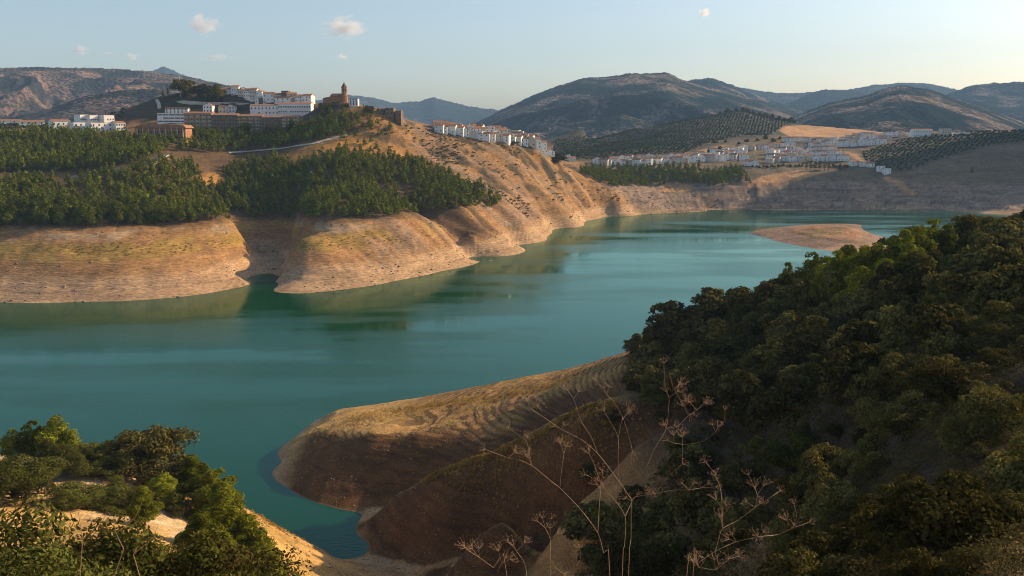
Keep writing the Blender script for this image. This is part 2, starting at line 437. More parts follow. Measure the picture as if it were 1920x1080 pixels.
# ------------------------------------------------------------------ far bank: headlands, town hill, right hand slope
far_pts = [
 # shoreline
 P(-150,567,0), P(0,567,0), P(150,566,0), P(300,560,0), P(400,548,0), P(470,530,0), P(520,506,0), P(528,504,0), P(535,478,3), P(518,482,3), P(516,515,0), P(512,545,0), P(560,550,0),
 P(640,543,0), P(750,525,0), P(830,508,0), P(898,491,0), P(891,481,0), P(920,487,0), P(985,470,0), P(974,459,0), P(1010,455,0), P(1030,440,0), P(1052,428,0), P(1100,414,0),
 P(1140,406,0), P(1200,402,0), P(1260,399,0), P(1325,396,0), P(1332,393,0), P(1400,393,0), P(1550,393,0), P(1650,393,0), P(1750,394,0), P(1840,400,0), P(1920,404,0), P(2060,412,0), P(2250,425,0),
 P(-350,567,0), P(-350,430,33), P(-350,330,D=710), P(-350,250,D=880), P(-350,240,D=1100),
 # first headland
 P(0,500,15), P(200,500,15), P(350,495,14), P(0,430,33), P(100,432,33), P(200,430,33), P(300,424,33), P(430,414,33), P(470,470,12), P(505,480,5), P(450,440,24),
 P(490,440,14), P(480,425,20), P(400,380,38), P(-150,500,15), P(-150,430,33), P(-150,330,D=710), P(-150,250,D=880),
 # second headland
 P(545,470,17), P(530,510,6), P(600,412,33), P(680,410,33), P(755,404,33), P(830,450,15), P(650,470,17), P(750,460,16.5), P(550,415,28),
 # gullies and small headlands
 P(835,437,17.5), P(787,405,27), P(865,460,7.5), P(870,393,31), P(880,440,16), P(930,430,14.5), P(942,420,15.5), P(960,442,6.8), P(950,388,28), P(1000,430,8), P(985,402,18), P(970,425,13),
 P(1025,425,5.4), P(1050,400,14), P(1100,380,16), P(1150,380,14), P(1200,375,14), P(1250,352,22), P(1300,362,17),
 # slope below the ridge
 P(1000,400,D=830), P(1000,340,D=900), P(1000,268,D=1000), P(1040,380,D=910), P(1040,330,D=960), P(1038,292,D=1000), P(1060,330,D=985), P(1075,325,D=1020),
 P(900,360,D=800), P(900,300,D=880), P(900,263,D=938), P(900,247,D=990), P(950,269,D=950), P(950,252,D=1005), P(860,254,D=928), P(860,244,D=965), P(985,260,D=1005), P(1000,281,D=965), P(800,380,D=735), P(800,330,D=800), P(800,280,D=870), P(800,243,D=915),
 P(850,250,D=930), P(700,380,D=700), P(700,330,D=760), P(700,280,D=820), P(700,240,D=850), P(700,209,D=880), P(750,220,D=900),
 P(600,380,D=690), P(600,320,D=760), P(600,270,D=820), P(600,238,D=870), P(600,200,D=915), P(640,191,D=905), P(660,198,D=900),
 P(450,345,D=760), P(450,290,D=840), P(450,262,D=880), P(450,248,D=900), P(450,222,D=960), P(530,222,D=955), P(570,222,D=950), P(450,207,D=1000), P(450,181,D=1014), P(520,187,D=1002), P(350,174,D=1030), P(400,176,D=1035), P(430,178,D=1035), P(470,180,D=1030), P(500,184,D=1024), P(545,188,D=1008), P(480,182,D=1016), P(420,181,D=1018), P(560,191,D=980), P(560,205,D=965),
 P(300,340,D=690), P(300,295,D=742), P(300,262,D=830), P(300,245,D=880), P(300,215,D=985), P(300,190,D=1005), P(340,176,D=1016), P(340,203,D=1000), P(395,206,D=1000), P(530,205,D=985), P(400,178,D=1020), P(380,205,D=985), P(250,200,D=1030), P(215,213,D=1030), P(230,235,D=960), P(350,248,D=900), P(350,225,D=960),
 P(150,380,D=640), P(150,330,D=712), P(150,290,D=790), P(150,250,D=880), P(150,240,D=940), P(0,380,D=640), P(0,330,D=712), P(0,290,D=790), P(0,250,D=880), P(0,240,D=960),
 P(60,238,D=1050), P(200,232,D=1080), P(-150,238,D=1060),
 # behind the ridge (unseen side)
 P(640,205,D=1010), P(800,255,D=1010), P(900,265,D=1060), P(1000,290,D=1080), P(450,200,D=1150), P(340,200,D=1160), P(200,235,D=1250), P(700,235,D=1000),
 (-250,1500,45), (-500,1500,50), (0,1400,40), (0,1800,35), (-300,2100,40), (-700,1700,50), (-700,1000,80), (200,2100,30), (900,2100,40), (1300,2000,60), (500,2350,30), (150,1700,50), (1000,1800,60),
 # right hand bank
 P(1340,362,17), P(1420,342,D=1125), P(1500,360,18), P(1500,326,D=1150), P(1600,360,19), P(1700,362,D=1085), P(1700,325,D=1135), P(1700,292,D=1250), P(1700,247,D=1500), P(1600,325,D=1150),
 P(1640,310,D=1180), P(1900,362,D=1078), P(1900,322,D=1130), P(1900,282,D=1200), P(1900,248,D=1450), P(1800,248,D=1480), P(1800,362,D=1083), P(2100,340,D=1080), P(2100,280,D=1180), P(2100,240,D=1400),
 P(1500,292,D=1300), P(1500,272,D=1450), P(1560,256,D=1650), P(1560,239,D=1850), P(1500,242,D=1800), P(1620,245,D=1800), (740,2150,50), P(1400,304,D=1250), P(1300,305,D=1220),
 P(1200,312,D=1170), P(1200,302,D=1230), P(1250,342,D=1130), P(1100,304,D=1190), P(1100,330,D=1090), P(1400,325,D=1160), P(1150,345,D=1060), P(1340,345,D=1120),
 P(1100,288,D=1300), P(1100,252,D=1700), P(1250,282,D=1330), P(1250,250,D=1650), P(1390,210,D=1900), P(1300,224,D=1850), P(1200,242,D=1800), P(1470,230,D=1850), P(1420,260,D=1550), P(1350,270,D=1420),
 (540,2200,45), (370,2150,40), P(1450,290,D=1330),
 # sand spit in the middle of the lake
 P(1406,438,0), P(1450,450,0), P(1510,463,0), P(1580,472,0), P(1650,470,0), P(1430,430,0), P(1480,425,1.5), P(1520,440,5), P(1590,428,9), P(1625,445,3), P(1640,440,0), P(1560,424,6), P(1600,450,5), P(1610,421,0), P(1530,420,0), P(1460,438,2.5),
 # beds
 Z(0,600,-8), Z(300,600,-10), Z(500,580,-8), Z(600,590,-10), Z(800,560,-12), Z(950,520,-12), Z(1050,480,-12), Z(1100,450,-12), Z(1200,425,-12), Z(1300,415,-10), Z(1400,408,-8), Z(1550,408,-8), Z(1700,408,-8), Z(1850,415,-8),
 Z(1350,450,-8), Z(1450,475,-8), Z(1650,420,-6), Z(1720,440,-8), Z(1200,500,-18), Z(900,600,-22), Z(500,650,-22), Z(0,680,-24), Z(-300,620,-14), Z(1400,500,-16), Z(2000,440,-10), Z(1385,438,-4), Z(1520,412,-5), Z(528,520,-1.5), Z(480,545,-3), Z(500,532,-2.5), Z(515,530,-2), Z(440,557,-4),
]
farR = RBF(far_pts, 9.0, 0.3)
def far_h(x, y):
    z = farR(x, y)
    a = smooth(1.0, 22.0, z)
    z = z + a * 2.2 * fbm(x / 45, y / 45, 4, 40) + smooth(-1, 5, z) * 0.7 * fbm(x / 13, y / 13, 3, 41)
    # ribs of rock running down the town ridge towards the lake
    rib = smooth(-150, -60, x) * (1 - smooth(120, 175, x)) * smooth(3, 14, z) * (1 - smooth(88, 100, z)) * (1 - smooth(985, 1010, y))
    wx, wy = x + 14 * fbm(x / 60, y / 60, 2, 90), y + 14 * fbm(x / 60, y / 60, 2, 91)
    z = z + rib * 5.6 * ridged((0.54 * wx + 0.84 * wy) / 34, (0.84 * wx - 0.54 * wy) / 170, 4, 50)
    hd = smooth(-60, 0, x) * 0 + smooth(-330, -300, x) * (1 - smooth(-60, 20, x)) * smooth(2, 8, z) * (1 - smooth(30, 36, z)) * (1 - smooth(760, 800, y))
    z = z + hd * 0.25 * ridged((x + .3 * y) / 16, (y - .3 * x) / 90, 3, 57)
    # fluted rock at the foot of the right hand cliffs
    cl = smooth(10, 90, x) * smooth(0.5, 5, z) * (1 - smooth(22, 36, z)) * smooth(860, 930, y)
    z = z + cl * 3.4 * ridged(x / 26, y / 50, 5, 52)
    # terrace steps of the old water lines
    z = z + smooth(0.5, 4, z) * (1 - smooth(30, 36, z)) * 0.22 * np.sin(z * 2 * math.pi / 2.3 + 2 * fbm(x / 60, y / 60, 2, 78))
    return z
def hit(px, py, h=far_h, d0=480.0, d1=2300.0):
    """where the sight line through a photo pixel meets the ground"""
    a, s = ray(px, py)
    d = d0 * (d1 / d0) ** np.linspace(0, 1, 1400)
    z = h(a * d, d)
    below = np.nonzero(CAM_H - s * d <= z)[0]
    i = below[0] if len(below) else len(d) - 1
    return float(a * d[i]), float(d[i]), float(z[i])

X, Y = polar(-38, 42, 1150, 470, 2400, 470)
ZF = far_h(X, Y)
PX, PY = proj(X, Y, ZF)
n1, n2, n3, n4 = fbm(X / 30, Y / 30, 4, 121), fbm(X / 9, Y / 9, 3, 122), fbm(X / 120, Y / 120, 3, 123), fbm(X / 18, Y / 18, 4, 124)
lvl = ZF + 1.5 * n1 + 0.8 * n2
c = np.zeros(X.shape + (3,)) + np.array((0.46, 0.285, 0.155))
stra = fbm(X / 110 + 3 * n3, ZF / 0.9, 3, 131)
c = mixc(c, (0.26, 0.165, 0.10), 0.75 * smooth(0.0, 0.5, stra) * smooth(1, 4, ZF))
c = mixc(c, (0.36, 0.185, 0.070), 0.9 * smooth(8, 14, lvl))
c = mixc(c, (0.25, 0.14, 0.06), 0.6 * smooth(0.05, 0.4, stra + 0.3 * n2) * smooth(12, 16, lvl))
weed = smooth(17, 19.5, lvl) * (1 - smooth(25, 28, lvl)) * smooth(0.0, 0.35, n3 * 0.7 + 0.9 * n4 + 0.12) * (1 - smooth(-20, 20, X))
c = mixc(c, (0.36, 0.24, 0.045), 0.55 * weed)
c = mixc(c, (0.46, 0.33, 0.20), 0.7 * smooth(26, 28, lvl) * (1 - smooth(30, 33, lvl)) * smooth(0.0, 0.3, n4) * (1 - smooth(-20, 20, X)))
up = smooth(31, 37, lvl)
c = mixc(c, (0.34, 0.175, 0.058), up)                                                       # golden dry grass
c = mixc(c, (0.20, 0.11, 0.055), up * 0.75 * smooth(0.0, 0.35, n4))                          # rust brown scrubby soil
c = mixc(c, (0.05, 0.045, 0.025), up * 0.85 * smooth(0.14, 0.36, n2 + 0.5 * n1))
ridge_side = smooth(-140, -70, X) * (1 - smooth(140, 180, X)) * smooth(8, 16, lvl)
wx, wy = X + 14 * fbm(X / 60, Y / 60, 2, 90), Y + 14 * fbm(X / 60, Y / 60, 2, 91)
rr = ridged((0.54 * wx + 0.84 * wy) / 34, (0.84 * wx - 0.54 * wy) / 170, 4, 50)
c = mixc(c, (0.31, 0.20, 0.125), ridge_side * 0.75 * smooth(0.25, 0.6, rr))                  # bare rock on the ribs
c = mixc(c, (0.10, 0.058, 0.032), ridge_side * 0.9 * smooth(-0.1, 0.35, -rr + 0.3 * n4))
c = mixc(c, (0.06, 0.05, 0.03), ridge_side * 0.8 * smooth(0.08, 0.34, n4 + 0.4 * n2) * smooth(20, 40, lvl))
# floor of the pine woods, castle hill, terraces
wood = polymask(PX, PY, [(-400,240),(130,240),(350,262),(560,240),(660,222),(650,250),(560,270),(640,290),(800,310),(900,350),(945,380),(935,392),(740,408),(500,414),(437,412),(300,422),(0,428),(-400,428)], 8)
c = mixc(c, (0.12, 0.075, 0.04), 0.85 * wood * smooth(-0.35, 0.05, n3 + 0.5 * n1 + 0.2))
gold = polymask(PX, PY, [(560,275),(640,255),(700,262),(790,300),(760,300),(700,285),(640,282),(540,300)], 8) + polymask(PX, PY, [(370,330),(410,320),(420,345),(390,350)], 5) + polymask(PX, PY, [(230,320),(310,290),(318,297),(262,326)], 4)
c = mixc(c, (0.50, 0.25, 0.07), 0.85 * np.clip(gold, 0, 1))
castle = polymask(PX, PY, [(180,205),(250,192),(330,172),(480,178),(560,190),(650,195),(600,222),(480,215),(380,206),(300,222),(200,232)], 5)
c = mixc(c, (0.085, 0.052, 0.038), castle)  # shade of the hill face painted in as a dark ground colour
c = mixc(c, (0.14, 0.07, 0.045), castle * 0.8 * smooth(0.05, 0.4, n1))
# right hand side
rcl = smooth(80, 150, X) * smooth(1000, 1040, Y) * (1 - smooth(30, 42, ZF))
c = mixc(c, (0.27, 0.20, 0.155), 0.8 * rcl * smooth(1, 5, ZF))
c = mixc(c, (0.13, 0.09, 0.07), 0.7 * rcl * smooth(0.0, 0.35, stra + 0.4 * n2))
rup = smooth(1040, 1100, Y) * smooth(60, 130, X) * smooth(24, 34, ZF)
c = mixc(c, (0.17, 0.125, 0.075), rup)
c = mixc(c, (0.10, 0.085, 0.05), rup * 0.7 * smooth(0.0, 0.4, n1))
fields = [[(1020,305-4),(1300,286),(1340,265),(1400,254),(1390,260),(1320,288),(1300,293)], [(1445,238),(1500,235),(1560,236),(1660,246),(1650,252),(1560,258),(1480,256)], [(1400,345),(1430,330),(1500,318),(1520,322),(1470,340),(1405,352)], [(1580,282),(1640,295),(1660,312),(1640,312),(1590,292)],
          [(1230,360),(1270,342),(1300,352),(1290,362)], [(1660,330),(1690,340),(1722,365),(1712,366),(1680,348),(1655,335)]]
for q, poly in enumerate(fields):
    c = mixc(c, (0.50, 0.275, 0.13), polymask(PX, PY, poly, 2.5, q) * (1.0 if q != 0 else (PX > 1285)))
back = smooth(1560, 1680, Y + 0.0 * X) * smooth(-40, 20, X)
c = mixc(c, (0.060, 0.062, 0.042), back * (1 - np.clip(polymask(PX, PY, fields[1], 2.5, 1), 0, 1)))
c = mixc(c, (0.075, 0.066, 0.042), smooth(-250, -320, X) * smooth(950, 1010, Y))
grove_m = np.clip(polymask(PX, PY, [(1040,300),(1040,258),(1200,240),(1300,222),(1390,206),(1480,232),(1440,258),(1340,275),(1270,293),(1100,300)], 3), 0, 1)
c = mixc(c, (0.10, 0.085, 0.058), grove_m)
grove_r = polymask(PX, PY, [(1610,290),(1700,262),(1780,250),(1985,246),(1985,262),(1860,272),(1760,300),(1700,322),(1640,318)], 4)
c = mixc(c, (0.11, 0.09, 0.06), np.clip(grove_r, 0, 1))
spit = smooth(150, 190, X) * (1 - smooth(970, 1000, Y)) * (1 - smooth(345, 380, X)) * smooth(720, 740, Y)
c = mixc(c, (0.27, 0.165, 0.11), spit)
c = mixc(c, (0.40, 0.18, 0.09), spit * smooth(3, 7, ZF + n1))
c = mixc(c, (0.26, 0.19, 0.08), 0.6 * spit * smooth(1.5, 4, ZF) * (1 - smooth(300, 320, X)) * smooth(-0.1, 0.3, n1 + 0.2))
c = np.clip(c * (1 + 0.16 * n2 + 0.10 * n1)[..., None], 0.01, 0.9)
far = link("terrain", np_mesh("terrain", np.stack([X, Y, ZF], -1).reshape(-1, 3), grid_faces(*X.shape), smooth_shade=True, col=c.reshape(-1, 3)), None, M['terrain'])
tag(far, "far bank of bare headlands, golden slopes and the hill that carries the town", kind="structure")

# small mud islet close to the right hand cliffs
ix, iy, _ = P(1688, 391, 0)
th, rr_ = np.meshgrid(np.linspace(0, 2 * math.pi, 41)[:-1], np.linspace(0, 1, 12))
xx, yy = ix + 21 * rr_ * np.cos(th), iy + 12 * rr_ * np.sin(th)
zz = 4.6 * (1 - rr_ ** 2) + 0.9 * fbm(xx / 5, yy / 5, 3, 9) * (1 - rr_) - 0.4
fi = np.arange(12 * 40).reshape(12, 40)
ff = np.stack([fi[:-1], np.roll(fi, -1, 1)[:-1], np.roll(fi, -1, 1)[1:], fi[1:]], -1).reshape(-1, 4)[:, ::-1]
isl = link("islet", np_mesh("islet", np.stack([xx, yy, zz], -1).reshape(-1, 3), ff, smooth_shade=True, col=np.full((480, 3), 0.0) + np.array((0.36, 0.27, 0.20))), None, M['terrain'])
tag(isl, "small pale mud islet just off the shaded cliff", kind="structure")

# hill beyond the right edge of the picture that shades the far right slope
X, Y = np.meshgrid(np.linspace(640, 2600, 120), np.linspace(900, 2300, 120))
HB = 395 * np.exp(-(np.where(X < 1010, (X - 1010) / 125, (X - 1010) / 700)) ** 2) * np.exp(-(np.where(Y < 1350, (Y - 1350) / 95, (Y - 1350) / 200)) ** 2) + 14 * fbm(X / 120, Y / 120, 4, 8) * smooth(850, 980, X) - 14
hb = link("hills", np_mesh("hills", np.stack([X, Y, HB], -1).reshape(-1, 3), grid_faces(120, 120), smooth_shade=True, col=np.zeros((14400, 3)) + np.array((0.14, 0.11, 0.07))), None, M['terrain'])
tag(hb, "scrubby hill beyond the right hand end of the lake", kind="structure")

# ------------------------------------------------------------------ mountains
def mountain_mat(name, veg, soil, scale, thr, dots):
    m, nt, b = new_mat(name)
    geo = N(nt, "ShaderNodeNewGeometry")
    n = N(nt, "ShaderNodeTexNoise")
    n.inputs["Scale"].default_value = scale
    n.inputs["Detail"].default_value = 8
    n.inputs["Roughness"].default_value = 0.68
    nt.links.new(geo.outputs["Position"], n.inputs["Vector"])
    r = N(nt, "ShaderNodeMapRange", interpolation_type='SMOOTHSTEP')
    r.inputs[1].default_value, r.inputs[2].default_value = thr - 0.05, thr + 0.10
    nt.links.new(n.outputs["Fac"], r.inputs[0])
    v = N(nt, "ShaderNodeTexVoronoi")
    v.inputs["Scale"].default_value = dots
    nt.links.new(geo.outputs["Position"], v.inputs["Vector"])
    r2 = N(nt, "ShaderNodeMapRange")
    r2.inputs[1].default_value, r2.inputs[2].default_value = 0.25, 0.6
    nt.links.new(v.outputs["Distance"], r2.inputs[0])
    mu = N(nt, "ShaderNodeMath", operation='MULTIPLY')
    nt.links.new(r.outputs[0], mu.inputs[0]); nt.links.new(r2.outputs[0], mu.inputs[1])
    mx = N(nt, "ShaderNodeMix", data_type='RGBA')
    nt.links.new(mu.outputs[0], mx.inputs["Factor"])
    mx.inputs["A"].default_value = (*veg, 1); mx.inputs["B"].default_value = (*soil, 1)
    c_, _ = mul_noise(nt, mx.outputs["Result"], 0.02, 0.75, 1.25, geo.outputs["Position"])
    nt.links.new(c_, b.inputs["Base Color"])
    b.inputs["Roughness"].default_value = 1.0
    b.inputs["Specular IOR Level"].default_value = 0.0
    bp = N(nt, "ShaderNodeBump")
    bp.inputs["Strength"].default_value = 0.7
    bp.inputs["Distance"].default_value = 8.0
    nt.links.new(v.outputs["Distance"], bp.inputs["Height"]); bp.invert = True
    nt.links.new(bp.outputs[0], b.inputs["Normal"])
    return m
M['mtn'] = mountain_mat("mountain_olive_slopes", (0.014, 0.026, 0.030), (0.26, 0.19, 0.15), 0.0045, 0.53, 0.075)
M['mtnbare'] = mountain_mat("mountain_scrub_slopes", (0.030, 0.032, 0.032), (0.20, 0.13, 0.10), 0.006, 0.49, 0.07)
M['mtnfar'] = mountain_mat("distant_mountain", (0.025, 0.035, 0.04), (0.16, 0.13, 0.11), 0.002, 0.60, 0.03)
def mountain(label, sil, Dm, front, mat, spur=0.30, seed=1, base=40.0, na=420, nd=90, nsp=9.0, rough=1.0):
    sil = sorted(sil)
    px = np.linspace(sil[0][0], sil[-1][0], na)
    py = np.interp(px, [p[0] for p in sil], [p[1] for p in sil])
    k = np.hanning(11); k /= k.sum()
    py = np.convolve(np.pad(py, 5, 'edge'), k, 'valid')
    a, s = ray(px, py)
    zc = CAM_H - s * Dm
    zf = rough * Dm * (0.0008 * fbm(px / 14.0, px * 0 + seed, 3, seed) + 0.0007 * fbm(px / 2.5, px * 0 + seed, 2, seed + 3))
    zc = np.maximum(zc, base)
    edge = smooth(0, 0.05, np.linspace(0, 1, na)) * smooth(0, 0.05, np.linspace(1, 0, na))
    zc = base + (zc - base) * edge
    zf = zf * edge
    t = np.concatenate([np.linspace(0, 1, nd), 1 + np.linspace(0, 1, 16)[1:]])
    T, A = np.meshgrid(t, a, indexing='ij')
    D = Dm - front + front * T
    X, Y = A * D, D
    L = front
    warp = fbm(X / (L * 0.5), Y / (L * 0.5), 3, seed + 5)
    rd = ridged(X / L * nsp * 0.28 + 1.1 * warp, Y / L * nsp * 0.09 + seed, 5, seed + 9)
    s_ = np.where(T <= 1, T, 2 - T)
    prof = s_ ** 1.15
    zz = base + (zc[None, :] - base) * prof
    amp = spur * (zc[None, :] - base) * np.clip(4 * s_ * (1 - s_), 0, 1) ** 0.8
    zz = zz + amp * rd * 0.75 + 0.12 * amp * fbm(X / (L * 0.06), Y / (L * 0.06), 4, seed + 2)
    # the ridge line itself stays the highest line seen
    lim = CAM_H + (zc[None, :] - CAM_H) * D / Dm
    soft = 0.012 * Dm * (1 - T) + 0.0005 * Dm
    top = np.maximum(lim - 0.010 * D * (1 - T), base)
    zz = np.where(T < 1, top - soft * np.logaddexp(0, (top - zz) / soft), zz)
    zz = zz + zf[None, :] * np.clip(s_, 0, 1) ** 8
    zz[0] = base - 60
    o = link("hills", np_mesh("hills", np.stack([X, Y, zz], -1).reshape(-1, 3), grid_faces(len(t), na), smooth_shade=True), None, M[mat])
    return tag(o, label, kind="structure")
mountain("broad bluish mountain with olive groves behind the ridge village", [(840,262),(870,242),(900,226),(950,201),(1000,178),(1050,160),(1090,147),(1130,144),(1180,138),(1250,136),(1280,149),(1310,160),(1360,172),(1430,192),(1500,215),(1580,245)], 4400, 2300, 'mtn', 0.5, 3)
mountain("darker spur in front of the broad bluish mountain", [(900,285),(930,266),(1000,238),(1060,216),(1120,200),(1165,191),(1200,200),(1260,222),(1350,240),(1420,262)], 3300, 1000, 'mtn', 0.42, 14)
mountain("second summit behind the shoulder of the broad mountain", [(1200,180),(1250,162),(1300,149),(1330,145),(1370,158),(1400,172),(1450,190),(1500,206),(1570,236)], 5600, 1800, 'mtn', 0.45, 5)
mountain("pointed mountain with pale scars above the right hand town", [(1400,262),(1440,240),(1500,213),(1560,190),(1620,180),(1660,166),(1690,160),(1740,166),(1780,181),(1840,201),(1900,222),(1990,262)], 3700, 1700, 'mtn', 0.5, 27)
mountain("hazy mountain rising at the right edge", [(1640,235),(1700,205),(1760,182),(1800,168),(1830,158),(1880,155),(1940,152),(2100,160),(2300,190)], 5800, 2000, 'mtn', 0.45, 8)
mountain("pale distant range between the two right hand mountains", [(1330,180),(1370,162),(1400,165),(1440,172),(1480,175),(1540,172),(1600,166),(1640,159),(1690,155),(1740,156),(1790,166),(1850,184),(1950,215)], 8000, 1500, 'mtnfar', 0.3, 10)
mountain("low hazy ridge in the gap beside the pointed mountain", [(1420,215),(1480,192),(1520,174),(1545,168),(1600,170),(1680,180),(1780,205),(1850,230)], 6600, 1500, 'mtnfar', 0.3, 12)
mountain("pale blue range beyond the church tower", [(480,215),(560,192),(620,186),(650,177),(700,184),(740,193),(790,190),(812,182),(840,190),(880,199),(930,206),(980,214),(1080,240)], 7800, 1600, 'mtnfar', 0.3, 16)
mountain("long brown scrubby mountain at the left edge", [(-300,118),(-100,122),(0,128),(60,125),(120,127),(190,128),(260,132),(320,138),(370,147),(420,159),(470,167),(540,180),(620,205),(680,232)], 3900, 1700, 'mtnbare', 0.5, 18, nsp=14)
mountain("faint peak far behind the left hand mountain", [(180,180),(250,150),(285,134),(306,124),(330,134),(370,152),(430,180)], 8600, 900, 'mtnfar', 0.2, 20, na=160)
mountain("low brown hill with a dry field behind the castle hill", [(-250,225),(-100,222),(0,225),(60,212),(110,198),(160,180),(220,170),(290,166),(350,172),(430,190),(520,215),(600,240)], 2500, 900, 'mtnbare', 0.25, 22, nsp=7)

# valley floor under everything
gs = MB()
gs.add([(-30000, -8000, -30), (30000, -8000, -30), (30000, 40000, -30), (-30000, 40000, -30)], [(0, 1, 2, 3)])
tag(gs.build("valley_ground", M['concrete']), "dry valley floor", kind="structure")

# ------------------------------------------------------------------ water
m, nt, b = new_mat("lake_water")
nt.nodes.remove(b)
wd, wg, wf, wm = N(nt, "ShaderNodeBsdfDiffuse"), N(nt, "ShaderNodeBsdfGlossy"), N(nt, "ShaderNodeFresnel"), N(nt, "ShaderNodeMixShader")
wd.inputs["Color"].default_value = (0.003, 0.048, 0.020, 1)          # silty green body of the water
wg.inputs["Color"].default_value = (0.72, 1.0, 0.90, 1)
wg.inputs["Roughness"].default_value = 0.10
wf.inputs["IOR"].default_value = 1.33
nt.links.new(wf.outputs[0], wm.inputs[0]); nt.links.new(wd.outputs[0], wm.inputs[1]); nt.links.new(wg.outputs[0], wm.inputs[2])
nt.links.new(wm.outputs[0], nt.nodes["Material Output"].inputs["Surface"])
geo = N(nt, "ShaderNodeNewGeometry")
def wave(sx, sy, detail):
    mp = N(nt, "ShaderNodeMapping")
    mp.inputs["Scale"].default_value = (sx, sy, 1)
    mp.inputs["Rotation"].default_value = (0, 0, math.radians(20))
    nt.links.new(geo.outputs["Position"], mp.inputs["Vector"])
    z = N(nt, "ShaderNodeTexNoise")
    z.inputs["Scale"].default_value = 1.0
    z.inputs["Detail"].default_value = detail
    z.inputs["Roughness"].default_value = 0.6
    nt.links.new(mp.outputs[0], z.inputs["Vector"])
    return z
w1 = wave(0.55, 0.9, 4)
w2 = wave(0.006, 0.022, 3)                       # wind lanes: calmer and rougher streaks
mr = N(nt, "ShaderNodeMapRange")
mr.inputs[1].default_value, mr.inputs[2].default_value, mr.inputs[3].default_value, mr.inputs[4].default_value = 0.40, 0.62, 0.06, 0.42
nt.links.new(w2.outputs["Fac"], mr.inputs[0])
rl = N(nt, "ShaderNodeMapRange")
rl.inputs[1].default_value, rl.inputs[2].default_value, rl.inputs[3].default_value, rl.inputs[4].default_value = 0.42, 0.62, 0.05, 0.20
nt.links.new(w2.outputs["Fac"], rl.inputs[0]); nt.links.new(rl.outputs[0], wg.inputs["Roughness"])
bp = N(nt, "ShaderNodeBump")
bp.inputs["Distance"].default_value = 0.26
nt.links.new(mr.outputs[0], bp.inputs["Strength"])
nt.links.new(w1.outputs["Fac"], bp.inputs["Height"])
for q_ in (wd, wg, wf):
    nt.links.new(bp.outputs[0], q_.inputs["Normal"])
M['water'] = m
wt = MB()
wt.add([(-1500, 60, 0), (1600, 60, 0), (1600, 1500, 0), (-1500, 1500, 0)], [(0, 1, 2, 3)])
tag(wt.build("water", M['water']), "calm teal reservoir water", kind="structure")

# ------------------------------------------------------------------ vegetation
def leaf_cloud(blobs, n, size, seed, flat=1.0, shell=0.55, slim=0.55, up=0.0):
    """n leaf-sized quads spread through a set of blobs (x, y, z, rx, rz)"""
    r = np.random.default_rng(seed)
    B = np.array(blobs, float)
    w = B[:, 3] ** 2
    i = r.choice(len(B), n, p=w / w.sum())
    d = r.normal(size=(n, 3)); d /= np.linalg.norm(d, axis=1, keepdims=True)
    d[:, 2] = np.where(d[:, 2] < -0.35, -d[:, 2], d[:, 2])
    rad = shell + (1 - shell) * r.random(n) ** 0.6
    lump = 0.82 + 0.36 * vnoise(d[:, 0] * 2.3 + i * 7.7, d[:, 1] * 2.3 + d[:, 2] * 2.1, seed)
    p = B[i, :3] + d * np.stack([B[i, 3], B[i, 3], B[i, 4]], 1) * (rad * lump)[:, None]
    nrm = d * 1.0 + r.normal(size=(n, 3)) * 0.55
    nrm[:, 2] += up
    nrm /= np.linalg.norm(nrm, axis=1, keepdims=True)
    t = np.cross(nrm, r.normal(size=(n, 3))); t /= np.linalg.norm(t, axis=1, keepdims=True)
    b = np.cross(nrm, t)
    s = (size * (0.6 + 0.8 * r.random(n)))[:, None]
    t, b = t * s, b * s * slim
    V = np.stack([p - t, p - b * 0.9 + t * 0.1, p + t, p + b * 0.9 + t * 0.1], 1).reshape(-1, 3)
    return V, np.arange(4 * n).reshape(n, 4)
def pine_parts(seed, n, size, h=9.0, w=3.0, slim=0.35):
    r = random.Random(seed)
    blobs = []
    lv = 5
    for k in range(lv):
        f = k / (lv - 1)
        zz = h * (0.30 + 0.60 * f)
        rr = w * (0.95 - 0.52 * f ** 1.8) * r.uniform(0.85, 1.1)
        m = 6 if k < 2 else (5 if k < 4 else 3)
        for j in range(m):
            a = 2 * math.pi * (j + r.random() * 0.8) / m + k
            q = rr * r.uniform(0.45, 0.75)
            blobs.append((q * math.cos(a), q * math.sin(a), zz + r.uniform(-0.5, 0.5), rr * r.uniform(0.34, 0.52), rr * r.uniform(0.32, 0.5)))
    blobs.append((0, 0, h * 0.94, w * 0.28, h * 0.07))
    blobs.append((0, 0, h * 0.6, w * 0.5, h * 0.25))
    V, F = leaf_cloud(blobs, n, size, seed, shell=0.5, slim=slim, up=0.25)
    t = MB()
    lean = (r.uniform(-.3, .3), r.uniform(-.3, .3))
    t.tube([(0, 0, -0.6), (lean[0] * .3, lean[1] * .3, h * .3), (lean[0], lean[1], h * .6), (lean[0] * .6, lean[1] * .6, h * .9)], [0.22, 0.17, 0.11, 0.03], 6)
    for b in blobs[:9]:
        z0 = max(0.2 * h, b[2] - 1.2)
        t.tube([(lean[0] * .5, lean[1] * .5, z0), (b[0] * .6, b[1] * .6, b[2] - .3), (b[0], b[1], b[2])], [0.07, 0.05, 0.02], 4)
    return (V, F), t
